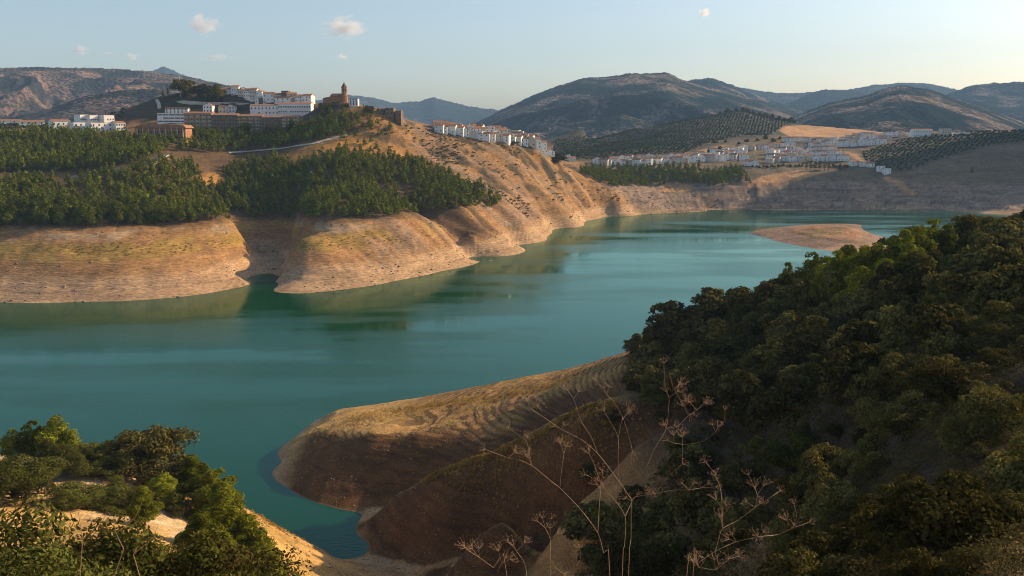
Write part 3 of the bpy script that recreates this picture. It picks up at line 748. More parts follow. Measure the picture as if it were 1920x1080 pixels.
def dome_parts(seed, n, size, h=6.0, w=4.0, trunk_h=0.9, stems=1, slim=0.6, nb=26, shell=0.5):
    r = random.Random(seed)
    blobs = []
    subs = [(0.0, 0.0, 1.0, 0.62)]
    a0 = r.random() * 6.28
    for q in range(r.randint(2, 4)):
        a = a0 + q * r.uniform(1.3, 2.4)
        subs.append((math.cos(a) * w * r.uniform(.32, .56), math.sin(a) * w * r.uniform(.32, .56), r.uniform(.60, .94), r.uniform(.36, .58)))
    for k in range(nb):
        sx, sy, sh, sr = subs[k % len(subs)]
        a, q = r.random() * 6.28, math.sqrt(r.random())
        top = trunk_h + (h - trunk_h) * sh
        zz = top - (h - trunk_h) * (.10 + .45 * q * q + r.uniform(0, .22))
        br = w * r.uniform(0.16, 0.36)
        blobs.append((sx + math.cos(a) * q * w * sr, sy + math.sin(a) * q * w * sr, max(zz, trunk_h + br * .5), br, br * r.uniform(0.65, 0.95)))
    for k in range(nb // 4):
        a = r.random() * 6.28
        blobs.append((w * 0.4 * math.cos(a), w * 0.4 * math.sin(a), trunk_h + (h - trunk_h) * 0.25, w * 0.36, (h - trunk_h) * 0.26))
    V, F = leaf_cloud(blobs, n, size, seed, shell=shell, slim=slim)
    t = MB()
    for s in range(stems):
        a = 6.28 * s / stems
        o = (0.25 * (stems > 1) * math.cos(a), 0.25 * (stems > 1) * math.sin(a))
        t.tube([(o[0], o[1], -0.7), (o[0] * 1.6 + r.uniform(-.15, .15), o[1] * 1.6, trunk_h * .6), (o[0] * 3, o[1] * 3, trunk_h + .4)], [0.26 / stems ** .5, 0.20 / stems ** .5, 0.14 / stems ** .5], 7)
        for b in blobs[s::stems][:7]:
            t.tube([(o[0] * 2.6, o[1] * 2.6, trunk_h * .9), (b[0] * .5, b[1] * .5, trunk_h + (b[2] - trunk_h) * .55), (b[0], b[1], b[2])], [0.11, 0.07, 0.02], 5)
    return (V, F), t
PROTO = {}
def proto(kind, make, count, leaf):
    L = []
    for k in range(count):
        (V, F), t = make(k)
        c_ = np_mesh("crown", V, F); c_.materials.append(M[leaf])
        t_ = t.mesh("trunk"); t_.materials.append(M['bark'])
        L.append((c_, t_))
    PROTO[kind] = L
proto('pine_far', lambda k: pine_parts(100 + k, 1100, 0.30, 9.0, 3.2 + 0.4 * (k % 3), 0.8), 8, 'pine_far')
proto('pine_mid', lambda k: pine_parts(200 + k, 4200, 0.30, 9.0, 3.2 + 0.3 * (k % 3)), 5, 'pine')
proto('pine_near', lambda k: pine_parts(300 + k, 16000, 0.20, 9.0, 2.9 + 0.3 * (k % 3)), 4, 'pine')
proto('oak', lambda k: dome_parts(400 + k, 5200, 0.26, 6.0, 4.2, 0.9, 1), 8, 'oak')
proto('oak_near', lambda k: dome_parts(500 + k, 16000, 0.15, 6.0, 4.2, 0.9, 2, nb=30), 4, 'oak')
proto('olive', lambda k: dome_parts(600 + k, 5200, 0.21, 5.0, 3.4, 0.9, 2, 0.35, 22, 0.35), 5, 'olive')
proto('olive_near', lambda k: dome_parts(650 + k, 15000, 0.12, 5.0, 3.4, 0.8, 3, 0.35, 26, 0.3), 3, 'olive')
proto('shrub', lambda k: dome_parts(700 + k, 5200, 0.10, 2.4, 1.9, 0.2, 3, 0.5, 9, 0.3), 4, 'scrub')
proto('lime', lambda k: dome_parts(750 + k, 2600, 0.22, 5.0, 2.8, 0.6, 2, 0.5, 12, 0.4), 2, 'lime')
proto('poplar', lambda k: pine_parts(800 + k, 700, 0.40, 12.0, 2.0), 3, 'olive')
proto('cypress', lambda k: pine_parts(820 + k, 500, 0.40, 10.0, 1.2), 2, 'pine_far')
rnd = random.Random(4)
def tree(name, kind, loc, sc, label, cat, group=None, k=None):
    c_, t_ = PROTO[kind][rnd.randrange(len(PROTO[kind])) if k is None else k % len(PROTO[kind])]
    o = empty(name, loc, rnd.random() * 6.283, sc if not np.isscalar(sc) else (sc * rnd.uniform(.93, 1.07), sc * rnd.uniform(.93, 1.07), sc))
    link("crown", c_, o); link("trunk", t_, o)
    return tag(o, label, cat, group)
def jitter_grid(x0, x1, y0, y1, step, seed):
    r = np.random.default_rng(seed)
    xs, ys = np.meshgrid(np.arange(x0, x1, step), np.arange(y0, y1, step * 0.87))
    xs = xs + (np.arange(xs.shape[0]) % 2)[:, None] * step * 0.5
    xs, ys = xs + r.uniform(-.36, .36, xs.shape) * step, ys + r.uniform(-.36, .36, ys.shape) * step
    return xs.ravel(), ys.ravel()

# --- pine woods of the far bank
WOODS = [
 ("in the wood on the first headland", [(-260,330),(120,345),(230,325),(310,298),(375,318),(425,375),(438,412),(300,421),(150,426),(-260,428)], 0.85),
 ("between the white houses and the winding road", [(-260,258),(0,256),(120,250),(260,262),(335,268),(300,290),(250,306),(150,322),(-260,328)], 1.0),
 ("in the large wood on the second headland", [(425,318),(520,296),(560,312),(640,286),(720,292),(800,312),(850,336),(900,356),(944,376),(935,391),(870,392),(800,400),(740,408),(600,411),(500,412),(440,405),(408,370),(412,340)], 1.0),
 ("below the ochre apartment blocks", [(345,252),(450,256),(520,250),(560,243),(650,222),(660,250),(590,266),(520,278),(430,287),(330,288)], 0.75),
 ("scattered on the golden slope under the church", [(585,214),(690,215),(745,250),(720,290),(640,285),(640,250)], 0.40),
]
px_, py_ = [], []
cand = []
xs, ys = jitter_grid(-480, 20, 540, 960, 5.1, 11)
zs = far_h(xs, ys)
pX, pY = proj(xs, ys, zs)
dens = fbm(xs / 40, ys / 40, 3, 200)
ur = np.random.default_rng(5).random(len(xs))
for wi, (where, poly, keep) in enumerate(WOODS):
    ok = inpoly(pX, pY, poly) & (zs > 22)
    bare = inpoly(pX, pY, [(80,345),(200,340),(250,350),(215,380),(120,385),(85,370)]) & (ur > 0.35)
    bare |= inpoly(pX, pY, [(372,330),(405,322),(425,345),(400,355),(380,352)]) | inpoly(pX, pY, [(700,345),(780,350),(760,395),(720,392)]) & (ur > 0.45)
    ok &= (ur < keep * (0.55 + 0.9 * (dens + 0.55))) & ~bare
    for i in np.nonzero(ok)[0]:
        cand.append((ys[i], xs[i], zs[i], wi, pX[i]))
xs, ys = jitter_grid(60, 330, 1040, 1175, 6.0, 12)
zs = far_h(xs, ys); pX, pY = proj(xs, ys, zs)
ok = inpoly(pX, pY, [(1088,322),(1150,318),(1250,315),(1330,325),(1392,318),(1408,346),(1340,352),(1280,345),(1240,350),(1150,352),(1092,345)])
WOODS.append(("in the narrow wood on the far shore", None, 1))
for i in np.nonzero(ok)[0]:
    cand.append((ys[i], xs[i], zs[i], 5, pX[i]))
cand.sort()
SIZES = ["tall dark green pine", "round crowned green pine", "small olive green pine"]
rest = []
for n, (y, x, z, wi, ppx) in enumerate(cand):
    sc = rnd.choice([0.55, 0.72, 0.85, 0.95, 1.08, 1.2, 1.35]) * (0.85 if wi in (4,) else 1.0)
    if n < 238 and -40 < ppx:
        d_ = SIZES[0 if sc > 1.0 else (1 if sc > 0.8 else 2)]
        tree("pine_tree", 'pine_far', (x, y, z - 0.2), sc, d_ + " " + WOODS[wi][0], "tree", d_ + "s " + WOODS[wi][0])
    else:
        rest.append((x, y, z, sc))
def merged(name, items, blobs_of, n, size, mat, label, seed, slim=0.5):
    VV, FF, base = [], [], 0
    pr = [leaf_cloud(blobs_of(k), n, size, seed + k, shell=0.4, slim=slim, up=0.2)[0] for k in range(6)]
    r = np.random.default_rng(seed)
    for q, (x, y, z, s) in enumerate(items):
        a = r.random() * 6.28
        v = pr[q % 6] * s
        VV.append(np.stack([x + v[:, 0] * math.cos(a) - v[:, 1] * math.sin(a), y + v[:, 0] * math.sin(a) + v[:, 1] * math.cos(a), z + v[:, 2]], 1))
    V = np.concatenate(VV)
    o = link(name, np_mesh(name, V, np.arange(len(V)).reshape(-1, 4)), None, M[mat])
    return tag(o, label, name.replace("_", " "), kind="stuff")
def pine_blobs(k):
    r = random.Random(k)
    return [(r.uniform(-1, 1), r.uniform(-1, 1), 2.6, 2.3, 1.8), (r.uniform(-1, 1), r.uniform(-1, 1), 4.6, 2.0, 1.8), (r.uniform(-.6, .6), r.uniform(-.6, .6), 6.6, 1.4, 1.6), (0, 0, 8.0, .7, 1.0),
            (r.uniform(-1.6, 1.6), r.uniform(-1.6, 1.6), 3.6, 1.5, 1.3)]
merged("pine_wood", rest, pine_blobs, 300, 0.40, 'pine_far', "dark pine woods covering the slopes under the town", 900, 0.85)

# --- olive groves of the far hills: rows too many to count
def grove(poly, x0, x1, y0, y1, step, ang, seed, label):
    xs, ys = np.meshgrid(np.arange(x0 - 300, x1 + 300, step), np.arange(y0 - 300, y1 + 300, step))
    ca, sa = math.cos(ang), math.sin(ang)
    mx, my = (x0 + x1) / 2, (y0 + y1) / 2
    xs, ys = mx + (xs - mx) * ca - (ys - my) * sa, my + (xs - mx) * sa + (ys - my) * ca
    r = np.random.default_rng(seed)
    xs, ys = xs.ravel() + r.normal(0, .6, xs.size), ys.ravel() + r.normal(0, .6, ys.size)
    zs = far_h(xs, ys); a, b_ = proj(xs, ys, zs)
    ok = inpoly(a, b_, poly) & (ys > y0 - 50)
    it = [(xs[i], ys[i], zs[i], r.uniform(.8, 1.2)) for i in np.nonzero(ok)[0]]
    return merged("olive_grove", it, lambda k: [(0, 0, 1.9, 2.1, 1.7), (.7, .3, 2.6, 1.6, 1.3)], 34, 0.85, 'grove', label, seed, 0.8)
grove([(1036,300),(1040,262),(1200,243),(1300,224),(1390,208),(1480,232),(1440,256),(1395,256),(1330,268),(1290,288),(1100,302)], 60, 560, 1250, 1950, 8.2, 0.5, 31, "olive grove in rows on the rounded hill behind the far shore")
grove([(1610,290),(1700,262),(1780,250),(1985,246),(1985,262),(1860,272),(1760,300),(1700,322),(1640,318)], 480, 900, 1150, 1500, 9.0, 0.2, 32, "olive grove on the slope beside the white right hand town")
grove([(-300,250),(-300,236),(150,236),(240,205),(225,235),(130,243)], -700, -350, 930, 1150, 10, 0.2, 33, "trees and olives behind the low white houses at the left edge")

# --- scrub on the golden slopes
xs, ys = jitter_grid(-160, 260, 700, 1110, 4.2, 14)
zs = far_h(xs, ys); pX, pY = proj(xs, ys, zs)
u = np.random.default_rng(3).random(len(xs))
ok = (zs > 15) & inpoly(pX, pY, [(560,225),(700,205),(800,238),(900,262),(1040,292),(1075,330),(1100,350),(1320,368),(1300,385),(1150,385),(1000,420),(945,372),(850,330),(780,305),(640,290),(540,300)]) & (u < 0.10 + 0.9 * smooth(-.08, .32, fbm(xs / 34, ys / 34, 3, 15)))
it = [(xs[i], ys[i], zs[i], rnd.choice([.35, .5, .6, .8, 1.2])) for i in np.nonzero(ok)[0]]
merged("scrub", it, lambda k: [(0, 0, .3, 1.9, .7), (1.1, .4, .4, 1.2, .8)], 46, 0.42, 'scrub', "dark scrub scattered over the golden rocky slope of the town ridge", 41, 0.7)
cx_, cy_ = jitter_grid(-330, -110, 920, 1015, 6.0, 15)
cz_ = far_h(cx_, cy_); pX, pY = proj(cx_, cy_, cz_)
ok = inpoly(pX, pY, [(170,232),(250,196),(330,178),(480,184),(560,196),(700,205),(740,235),(640,250),(590,215),(470,210),(380,205),(300,215)])
it = [(cx_[i], cy_[i], cz_[i], rnd.uniform(.5, 1.5)) for i in np.nonzero(ok)[0] if rnd.random() < .55]
merged("scrub", it, lambda k: [(0, 0, .6, 1.8, 1.1), (.9, .4, .8, 1.2, 1.0)], 40, 0.5, 'oak', "dark scrub on the shaded face of the castle hill", 42, 0.7)

# --- holm oaks of the right hand hillside
HILL = [(1172,672),(1250,632),(1330,598),(1430,560),(1550,520),(1640,500),(1760,470),(1990,425),(1990,1160),(1090,1160),(1085,1010),(1130,960),(1230,900),(1290,840),(1290,790),(1200,740)]
def oak_zone(px, py):
    if py < 640 and px < 1560: return "on the hill shoulder above the water"
    if px < 1330: return "beside the bare spur"
    if py < 640: return "high on the hill by the crest pines"
    if px < 1600: return "low on the slope behind the stalks" if py > 820 else "halfway up the wooded slope"
    return "in the bottom corner of the wooded slope" if py > 820 else "at the outer edge of the wooded slope"
xs, ys = jitter_grid(14, 200, 32, 300, 7.2, 21)
zs = near_h(xs, ys); pX, pY = proj(xs, ys, zs)
u = np.random.default_rng(8).random(len(xs))
ok = inpoly(pX, pY, HILL) & ~inpoly(pX, pY, [(1300,790),(1400,810),(1385,870),(1300,860)]) & (zs > 28)
OKS = ["dark holm oak with a broad rounded crown", "brownish holm oak with a thin ragged crown", "small grey green holm oak", "tall dark holm oak"]
sel = [(ys[i], i) for i in np.nonzero(ok)[0]]
sel.sort()
for n, (_, i) in enumerate(sel):
    D = ys[i]
    kk = rnd.random()
    sc = (0.68 + 0.75 * kk * kk + .1 * rnd.random()) * (0.55 + 0.45 * smooth(40, 150, D))
    if u[i] > 0.90: continue
    zone = oak_zone(pX[i], pY[i])
    near_ = D < 105
    if rnd.random() < 0.16:
        tree("olive_tree", 'olive_near' if near_ else 'olive', (xs[i], ys[i], zs[i] - .3), sc * 1.05, "grey green wild olive " + zone, "tree", "wild olives " + zone)
    else:
        d_ = OKS[3 if kk > .78 else 0 if kk > .45 else 1 if kk > .2 else 2]
        tree("holm_oak", 'oak_near' if near_ else 'oak', (xs[i], ys[i], zs[i] - .4), (sc * rnd.uniform(.85, 1.3), sc * rnd.uniform(.85, 1.3), sc * rnd.uniform(.85, 1.15)), d_ + " " + zone, "tree", d_ + "s " + zone)
def px_tree(name, kind, px, base, top, h0, label, cat, group=None, h=near_h, d0=12, d1=420, wide=1.0, k=None):
    x, y, z = hit(px, base, h, d0, d1)
    ht = (base - top) * y / FOC * 1.03
    s_ = ht / h0
    if kind.startswith(('oak', 'olive')): wide *= 1.3
    return tree(name, kind, (x, y, z - 0.25), (s_ * wide, s_ * wide, s_), label, cat, group, k)
for i, (px, base, top, wd) in enumerate([(1192,660,624,1.0), (1228,668,622,1.1), (1262,652,562,.95), (1300,640,570,.9), (1352,612,528,.95), (1395,600,535,1.0), (1440,590,528,.9)]):
    w_ = ["first", "second", "third", "fourth", "fifth", "sixth", "seventh"][i]
    px_tree("holm_oak", 'oak', px, base, top, 6.2, f"dark holm oak against the water, {w_} from the left along the wooded crest", "tree", "holm oaks along the crest", wide=wd)
crest = [(1474,572,488,.8), (1494,568,512,.8), (1520,566,470,.9), (1548,560,478,.9), (1566,556,466,.9), (1592,552,462,.95), (1616,548,458,.95), (1640,545,452,.95), (1664,540,444,1.0), (1690,530,428,1.05), (1712,520,424,1.0), (1742,505,410,1.05), (1772,500,418,1.05),
         (1530,590,505,.9), (1575,585,500,.9), (1612,582,495,1.0), (1655,570,482,1.0), (1690,560,470,.9), (1720,545,462,.9), (1505,590,530,.9)]
for i, (px, base, top, wd) in enumerate(crest):
    row = "back" if i < 13 else "front"
    w_ = ["first", "second", "third", "fourth", "fifth", "sixth", "seventh", "eighth", "ninth", "tenth", "eleventh", "twelfth", "thirteenth"][i if i < 13 else i - 13]
    px_tree("pine_tree", 'pine_mid', px, base, top, 9.2, f"sunlit green pine on the wooded hill crest, {w_} from the left in the {row} row", "tree", "pines on the wooded crest", wide=wd)
for i, (px, base, top) in enumerate([(1638,552,506), (1672,556,498), (1520,560,518), (1604,560,520)]):
    px_tree("pine_tree", 'lime', px, base, top, 5.2, ["pale yellow green young pine left of the lime coloured bush", "pale young pine just beside the lime coloured bush", "pale yellow green pine low among the dark crest pines", "small bright pine under the dark crest pines"][i], "tree", "pale young pines")
px_tree("bush", 'lime', 1722, 545, 508, 5.2, "bright lime coloured bush below the crest pines", "bush", wide=1.3)
for i, (px, base, top) in enumerate([(1805,468,432), (1835,470,428), (1855,480,430), (1880,462,428), (1905,455,420), (1800,490,455), (1830,510,470), (1880,500,455), (1915,480,440)]):
    px_tree("olive_tree", 'olive', px, base, top, 5.2, f"dusty green olive on the open crest beside the big pine, {['first','second','third','fourth','fifth','sixth','seventh','eighth','ninth'][i]} from the pine", "tree", "olives on the open crest", wide=1.1)
for i, (px, base, top, kd) in enumerate([(1225,760,715,'olive'), (1195,735,705,'olive'), (1130,1010,940,'lime'), (1150,790,765,'shrub'), (1110,905,870,'olive'), (1290,700,662,'oak'), (1345,690,640,'oak'), (1240,790,760,'shrub'), (1400,760,700,'oak')]):
    px_tree("bush", kd, px, base, top, 2.6 if kd == 'shrub' else 5.2, ["yellowish bush at the edge of the bare spur", "small olive green bush on the upper end of the spur", "bright green leafy shoot beside the dry stalks", "low brown bush on the golden gully edge", "rounded bush above the third bare spur", "dark bush left of the brown thicket", "dark rounded bush in the brown thicket", "low brown bush at the head of the gully", "grey bush below the brown thicket"][i], "bush", wide=.9 if kd == 'lime' else 1.2)
# low undergrowth between the oaks
xs, ys = jitter_grid(8, 200, 22, 300, 1.9, 23)
zs = near_h(xs, ys); pX, pY = proj(xs, ys, zs)
u = np.random.default_rng(9).random(len(xs))
ok = inpoly(pX, pY, HILL) & (u < .85)
it = [(xs[i], ys[i], zs[i], rnd.uniform(.4, 1.3)) for i in np.nonzero(ok & (ys > 75))[0]]
merged("undergrowth", it, lambda k: [(0, 0, .4, 1.2, .9), (.6, .3, .6, .8, .8)], 80, 0.17, 'scrub', "brown dry undergrowth between the oaks on the wooded slope", 43, 0.5)
xs, ys = jitter_grid(6, 60, 22, 76, 1.25, 26)
zs = near_h(xs, ys); pX, pY = proj(xs, ys, zs)
ok = inpoly(pX, pY, HILL)
it = [(xs[i], ys[i], zs[i], rnd.uniform(.4, 1.1)) for i in np.nonzero(ok)[0]]
merged("undergrowth", it, lambda k: [(0, 0, .4, 1.2, .8), (.6, .3, .5, .8, .7)], 240, 0.075, 'scrub', "fine brown undergrowth on the nearest part of the wooded slope", 44, 0.5)
xs, ys = jitter_grid(10, 170, 36, 240, 7.0, 27)
zs = near_h(xs, ys); pX, pY = proj(xs, ys, zs)
u = np.random.default_rng(19).random(len(xs))
n_ = 0
for i in np.nonzero(inpoly(pX, pY, HILL) & (pY > 600) & (u < .55) & (pX < 1960) & (pY < 1110))[0]:
    zone = oak_zone(pX[i], pY[i]); s_ = rnd.uniform(.5, 1.15)
    kd = rnd.choice(['shrub', 'shrub', 'olive_near', 'oak_near'])
    q = s_ if kd == 'shrub' else s_ * .45
    tree("shrub", kd, (xs[i], ys[i], zs[i] - .2), (q * rnd.uniform(1, 1.3), q * rnd.uniform(1, 1.3), q), {'shrub': "low brown shrub ", 'olive_near': "low grey green shrub ", 'oak_near': "low dark shrub "}[kd] + zone, "shrub", {'shrub': "brown shrubs ", 'olive_near': "grey green shrubs ", 'oak_near': "dark shrubs "}[kd] + zone)
# dry grass along the gully edge and the spur tops
def edge_grass(name, pts, n, spread, size, mat, label, seed, h=near_h, d0=30, d1=420):
    w = [hit(px, py, h, d0, d1) for px, py in pts]
    r = np.random.default_rng(seed)
    it = []
    for _ in range(n):
        k = r.integers(len(w) - 1); t = r.random()
        x = w[k][0] * (1 - t) + w[k + 1][0] * t + r.normal(0, spread); y = w[k][1] * (1 - t) + w[k + 1][1] * t + r.normal(0, spread)
        it.append((x, y, 0, r.uniform(.5, 1.3)))
    z = h(np.array([q[0] for q in it]), np.array([q[1] for q in it]))
    it = [(q[0], q[1], z[i], q[3]) for i, q in enumerate(it) if z[i] > 0.8]
    return merged(name, it, lambda k: [(0, 0, .2, .35, .45)], 22, size, mat, label, seed, 0.22)
edge_grass("dry_grass", [(800,900),(826,889),(900,862),(960,836),(1054,790),(1148,760)], 1200, 0.8, 0.28, 'drygrass', "golden dry grass along the edge of the gully", 51)
edge_grass("dry_grass", [(640,800),(720,775),(820,760),(900,750),(1000,730),(1100,700)], 900, 4.0, 0.18, 'drygrass', "thin yellow weeds on the terraced spur top", 52)
edge_grass("dry_grass", [(850,905),(920,870),(1000,860),(1100,800),(1170,780)], 900, 3.0, 0.2, 'drygrass', "thin dry weeds on the second spur", 53)
edge_grass("dry_grass", [(560,1000),(500,985),(440,940),(380,910),(300,890),(200,930)], 1300, 3.0, 0.18, 'drygrass', "short dry grass on the bright earth of the left spur", 54)
xs, ys = jitter_grid(-330, -20, 505, 640, 2.6, 24)
zs = far_h(xs, ys); pX, pY = proj(xs, ys, zs)
u = np.random.default_rng(10).random(len(xs))
ok = (inpoly(pX, pY, [(20,475),(80,455),(300,455),(470,450),(480,462),(330,478),(150,478)]) | inpoly(pX, pY, [(575,462),(620,445),(790,440),(800,448),(720,458),(620,466)])) & (u < .25 + .6 * smooth(-.2, .3, fbm(xs / 20, ys / 6, 3, 7)))
it = [(xs[i], ys[i], zs[i], rnd.uniform(.5, 1.2)) for i in np.nonzero(ok)[0]]
merged("yellow_weeds", it, lambda k: [(0, 0, .2, .9, .4)], 12, 0.40, 'weed', "yellow green weeds on the level part of the bare banks", 55, 0.5)

# --- left foreground
LF = [
 ("olive_tree", 'olive_near', 75, 905, 845, 5.2, "olive tree behind the shaded olive on the pale sand", 1.1),
 ("olive_tree", 'olive_near', 190, 870, 822, 5.2, "olive tree close behind the middle of the left spur", 1.2),
 ("olive_tree", 'olive_near', 130, 862, 815, 5.2, "olive tree just in front of the three pale pines", 1.3),
 ("pine_tree", 'pine_near', 310, 950, 880, 9.2, "dark young pine between the big oak and the pine clump", 1.4),
 ("olive_tree", 'olive_near', 240, 960, 905, 5.2, "olive bush touching the feathery young pine", 1.3),
 ("pine_tree", 'pine_mid', 28, 870, 797, 9.2, "pale green pine at the far left edge of the left spur", 1.0),
 ("pine_tree", 'pine_mid', 66, 868, 780, 9.2, "pale green pine between two others behind the olives", 1.0),
 ("pine_tree", 'pine_mid', 112, 866, 772, 9.2, "tallest pale green pine behind the olives on the left spur", 1.15),
 ("holm_oak", 'oak_near', 284, 893, 784, 6.2, "big dark round holm oak standing against the water", 1.0),
 ("holm_oak", 'oak_near', 238, 884, 815, 6.2, "smaller dark holm oak touching the big round one", 1.0),
 ("olive_tree", 'olive_near', 38, 940, 838, 5.2, "olive tree casting shade on the pale sand", 1.0),
 ("olive_tree", 'olive_near', 6, 930, 845, 5.2, "olive tree at the left edge of the pale sand", 1.0),
 ("olive_tree", 'olive_near', 100, 880, 822, 5.2, "olive tree at the back of the pale sand", 1.2),
 ("olive_tree", 'olive_near', 160, 892, 832, 5.2, "olive tree right of the pale sand patch", 1.2),
 ("olive_tree", 'olive_near', 215, 892, 838, 5.2, "olive tree in front of the big dark oak", 1.0),
 ("olive_tree", 'olive_near', 150, 955, 888, 5.2, "broad olive bush below the pale sand patch", 1.2),
 ("olive_tree", 'olive_near', 200, 950, 890, 5.2, "broad olive bush left of the earth track", 1.2),
 ("pine_tree", 'pine_near', 272, 985, 900, 9.2, "feathery young pine in front of the earth track", 1.3),
 ("bush", 'olive', 335, 965, 912, 5.2, "thin grey bush beside the earth track", .8),
 ("bush", 'shrub', 305, 905, 880, 2.6, "low grey bush under the big dark oak", 1.0),
 ("bush", 'shrub', 240, 930, 905, 2.6, "low bush on the bright earth left of the track", 1.0),
 ("pine_tree", 'pine_near', 364, 945, 842, 9.2, "rounded pine right of the big dark oak", 1.4),
 ("pine_tree", 'pine_near', 404, 985, 868, 9.2, "pine behind the large pines at the edge of the cove", 1.4),
 ("pine_tree", 'pine_near', 425, 1050, 898, 9.2, "large dark green pine above the bright slope", 1.35),
 ("pine_tree", 'pine_near', 470, 1100, 944, 9.2, "large dark pine nearest the bright slope", 1.2),
 ("pine_tree", 'pine_near', 385, 1080, 940, 9.2, "large pine in the middle of the near pine clump", 1.3),
 ("pine_tree", 'pine_near', 505, 1120, 1010, 9.2, "small dark pine at the bottom of the bright slope", 1.2),
]
for nm, kd, px, base, top, h0, lab, wd in LF:
    px_tree(nm, kd, px, base, top, h0, lab, "bush" if nm == "bush" else "tree", {"pine_tree": "pines on the left spur", "olive_tree": "olives on the left spur"}.get(nm), wide=wd)
# leafy near bushes at the bottom edge
def leafy(px, top, D, w, label, leafy_mat, n, size, seed, name="bush"):
    a, s = ray(px, top)
    x, y, zt = a * D, D, CAM_H - s * D
    z0 = float(near_h(np.array([x]), np.array([y]))[0])
    h_ = max(zt - z0, 1.0)
    (V, F), t = dome_parts(seed, n, size, h_, w, h_ * .15, 3, 0.5, 40, 0.3)
    o = empty(name, (x, y, z0))
    c_ = np_mesh("crown", V, F); c_.materials.append(M[leafy_mat]); link("crown", c_, o)
    t_ = t.mesh("trunk"); t_.materials.append(M['bark']); link("trunk", t_, o)
    return tag(o, label, "bush")
leafy(90, 930, 27, 6.6, "leafy olive green bush filling the bottom left corner", 'olive', 75000, 0.105, 71)
leafy(270, 938, 30, 6.4, "leafy bush in the middle of the bottom left thicket", 'oak', 75000, 0.11, 72)
leafy(395, 985, 28, 4.6, "leafy bush at the right end of the bottom left thicket", 'olive', 40000, 0.10, 73)
leafy(10, 960, 24, 4.4, "grey leafy bush at the very left of the bottom thicket", 'olive', 30000, 0.085, 74)
leafy(622, 1052, 26, 0.9, "small dark bush peeping over the bottom edge under the cove", 'oak', 7000, 0.06, 75)
leafy(1455, 1060, 24, 0.7, "small bright leafy bush at the bottom under the dry stalks", 'pine', 5000, 0.06, 76)

# --- stones lying on the bare banks and spurs
def stones(items, label, seed, mat='rock'):
    r = np.random.default_rng(seed)
    base = np.array([(1, 0, 0), (0, 1, 0), (-1, 0, 0), (0, -1, 0), (0, 0, .8), (0, 0, -.5), (.7, .7, .35), (-.7, .6, .4), (-.6, -.7, .3), (.7, -.6, .4)])
    tri = np.array([(0, 6, 4), (6, 1, 4), (1, 7, 4), (7, 2, 4), (2, 8, 4), (8, 3, 4), (3, 9, 4), (9, 0, 4), (6, 0, 5), (1, 6, 5), (7, 1, 5), (2, 7, 5), (8, 2, 5), (3, 8, 5), (9, 3, 5), (0, 9, 5)])
    V, F = [], []
    for k, (x, y, z, q) in enumerate(items):
        v = base * r.uniform(.6, 1.3, (10, 1)) * np.array([q * r.uniform(.8, 1.5), q * r.uniform(.8, 1.3), q * r.uniform(.5, 1.0)])
        a = r.random() * 6.28
        V.append(np.stack([x + v[:, 0] * math.cos(a) - v[:, 1] * math.sin(a), y + v[:, 0] * math.sin(a) + v[:, 1] * math.cos(a), z + v[:, 2]], 1)); F.append(tri + 10 * k)
    o = link("stones", np_mesh("stones", np.concatenate(V), np.concatenate(F)), None, M[mat])
    return tag(o, label, "stones", kind="stuff")
r_ = np.random.default_rng(77)
xs, ys = r_.uniform(-75, 40, 5200), r_.uniform(165, 300, 5200)
zs = near_h(xs, ys)
stones([(xs[i], ys[i], zs[i], .07 + .30 * r_.random() ** 5) for i in np.nonzero((zs > .2) & (zs < 40))[0]], "loose stones on the bare foreground spurs", 61)
xs, ys = r_.uniform(-330, 60, 9000), r_.uniform(505, 780, 9000)
zs = far_h(xs, ys)
stones([(xs[i], ys[i], zs[i], .2 + .8 * r_.random() ** 6) for i in np.nonzero((zs > .1) & (zs < 32) & ((zs < 7) | (r_.random(9000) < .35)))[0]], "loose stones and debris on the bare left banks", 62)
xs, ys = r_.uniform(0, 330, 5000), r_.uniform(790, 1090, 5000)
zs = far_h(xs, ys)
stones([(xs[i], ys[i], zs[i], .3 + 1.3 * r_.random() ** 5) for i in np.nonzero((zs > .1) & (zs < 16) & ~((ys < 985) & (xs > 130)))[0]], "boulders along the rocky foot of the ridge and cliffs", 63, 'rock')

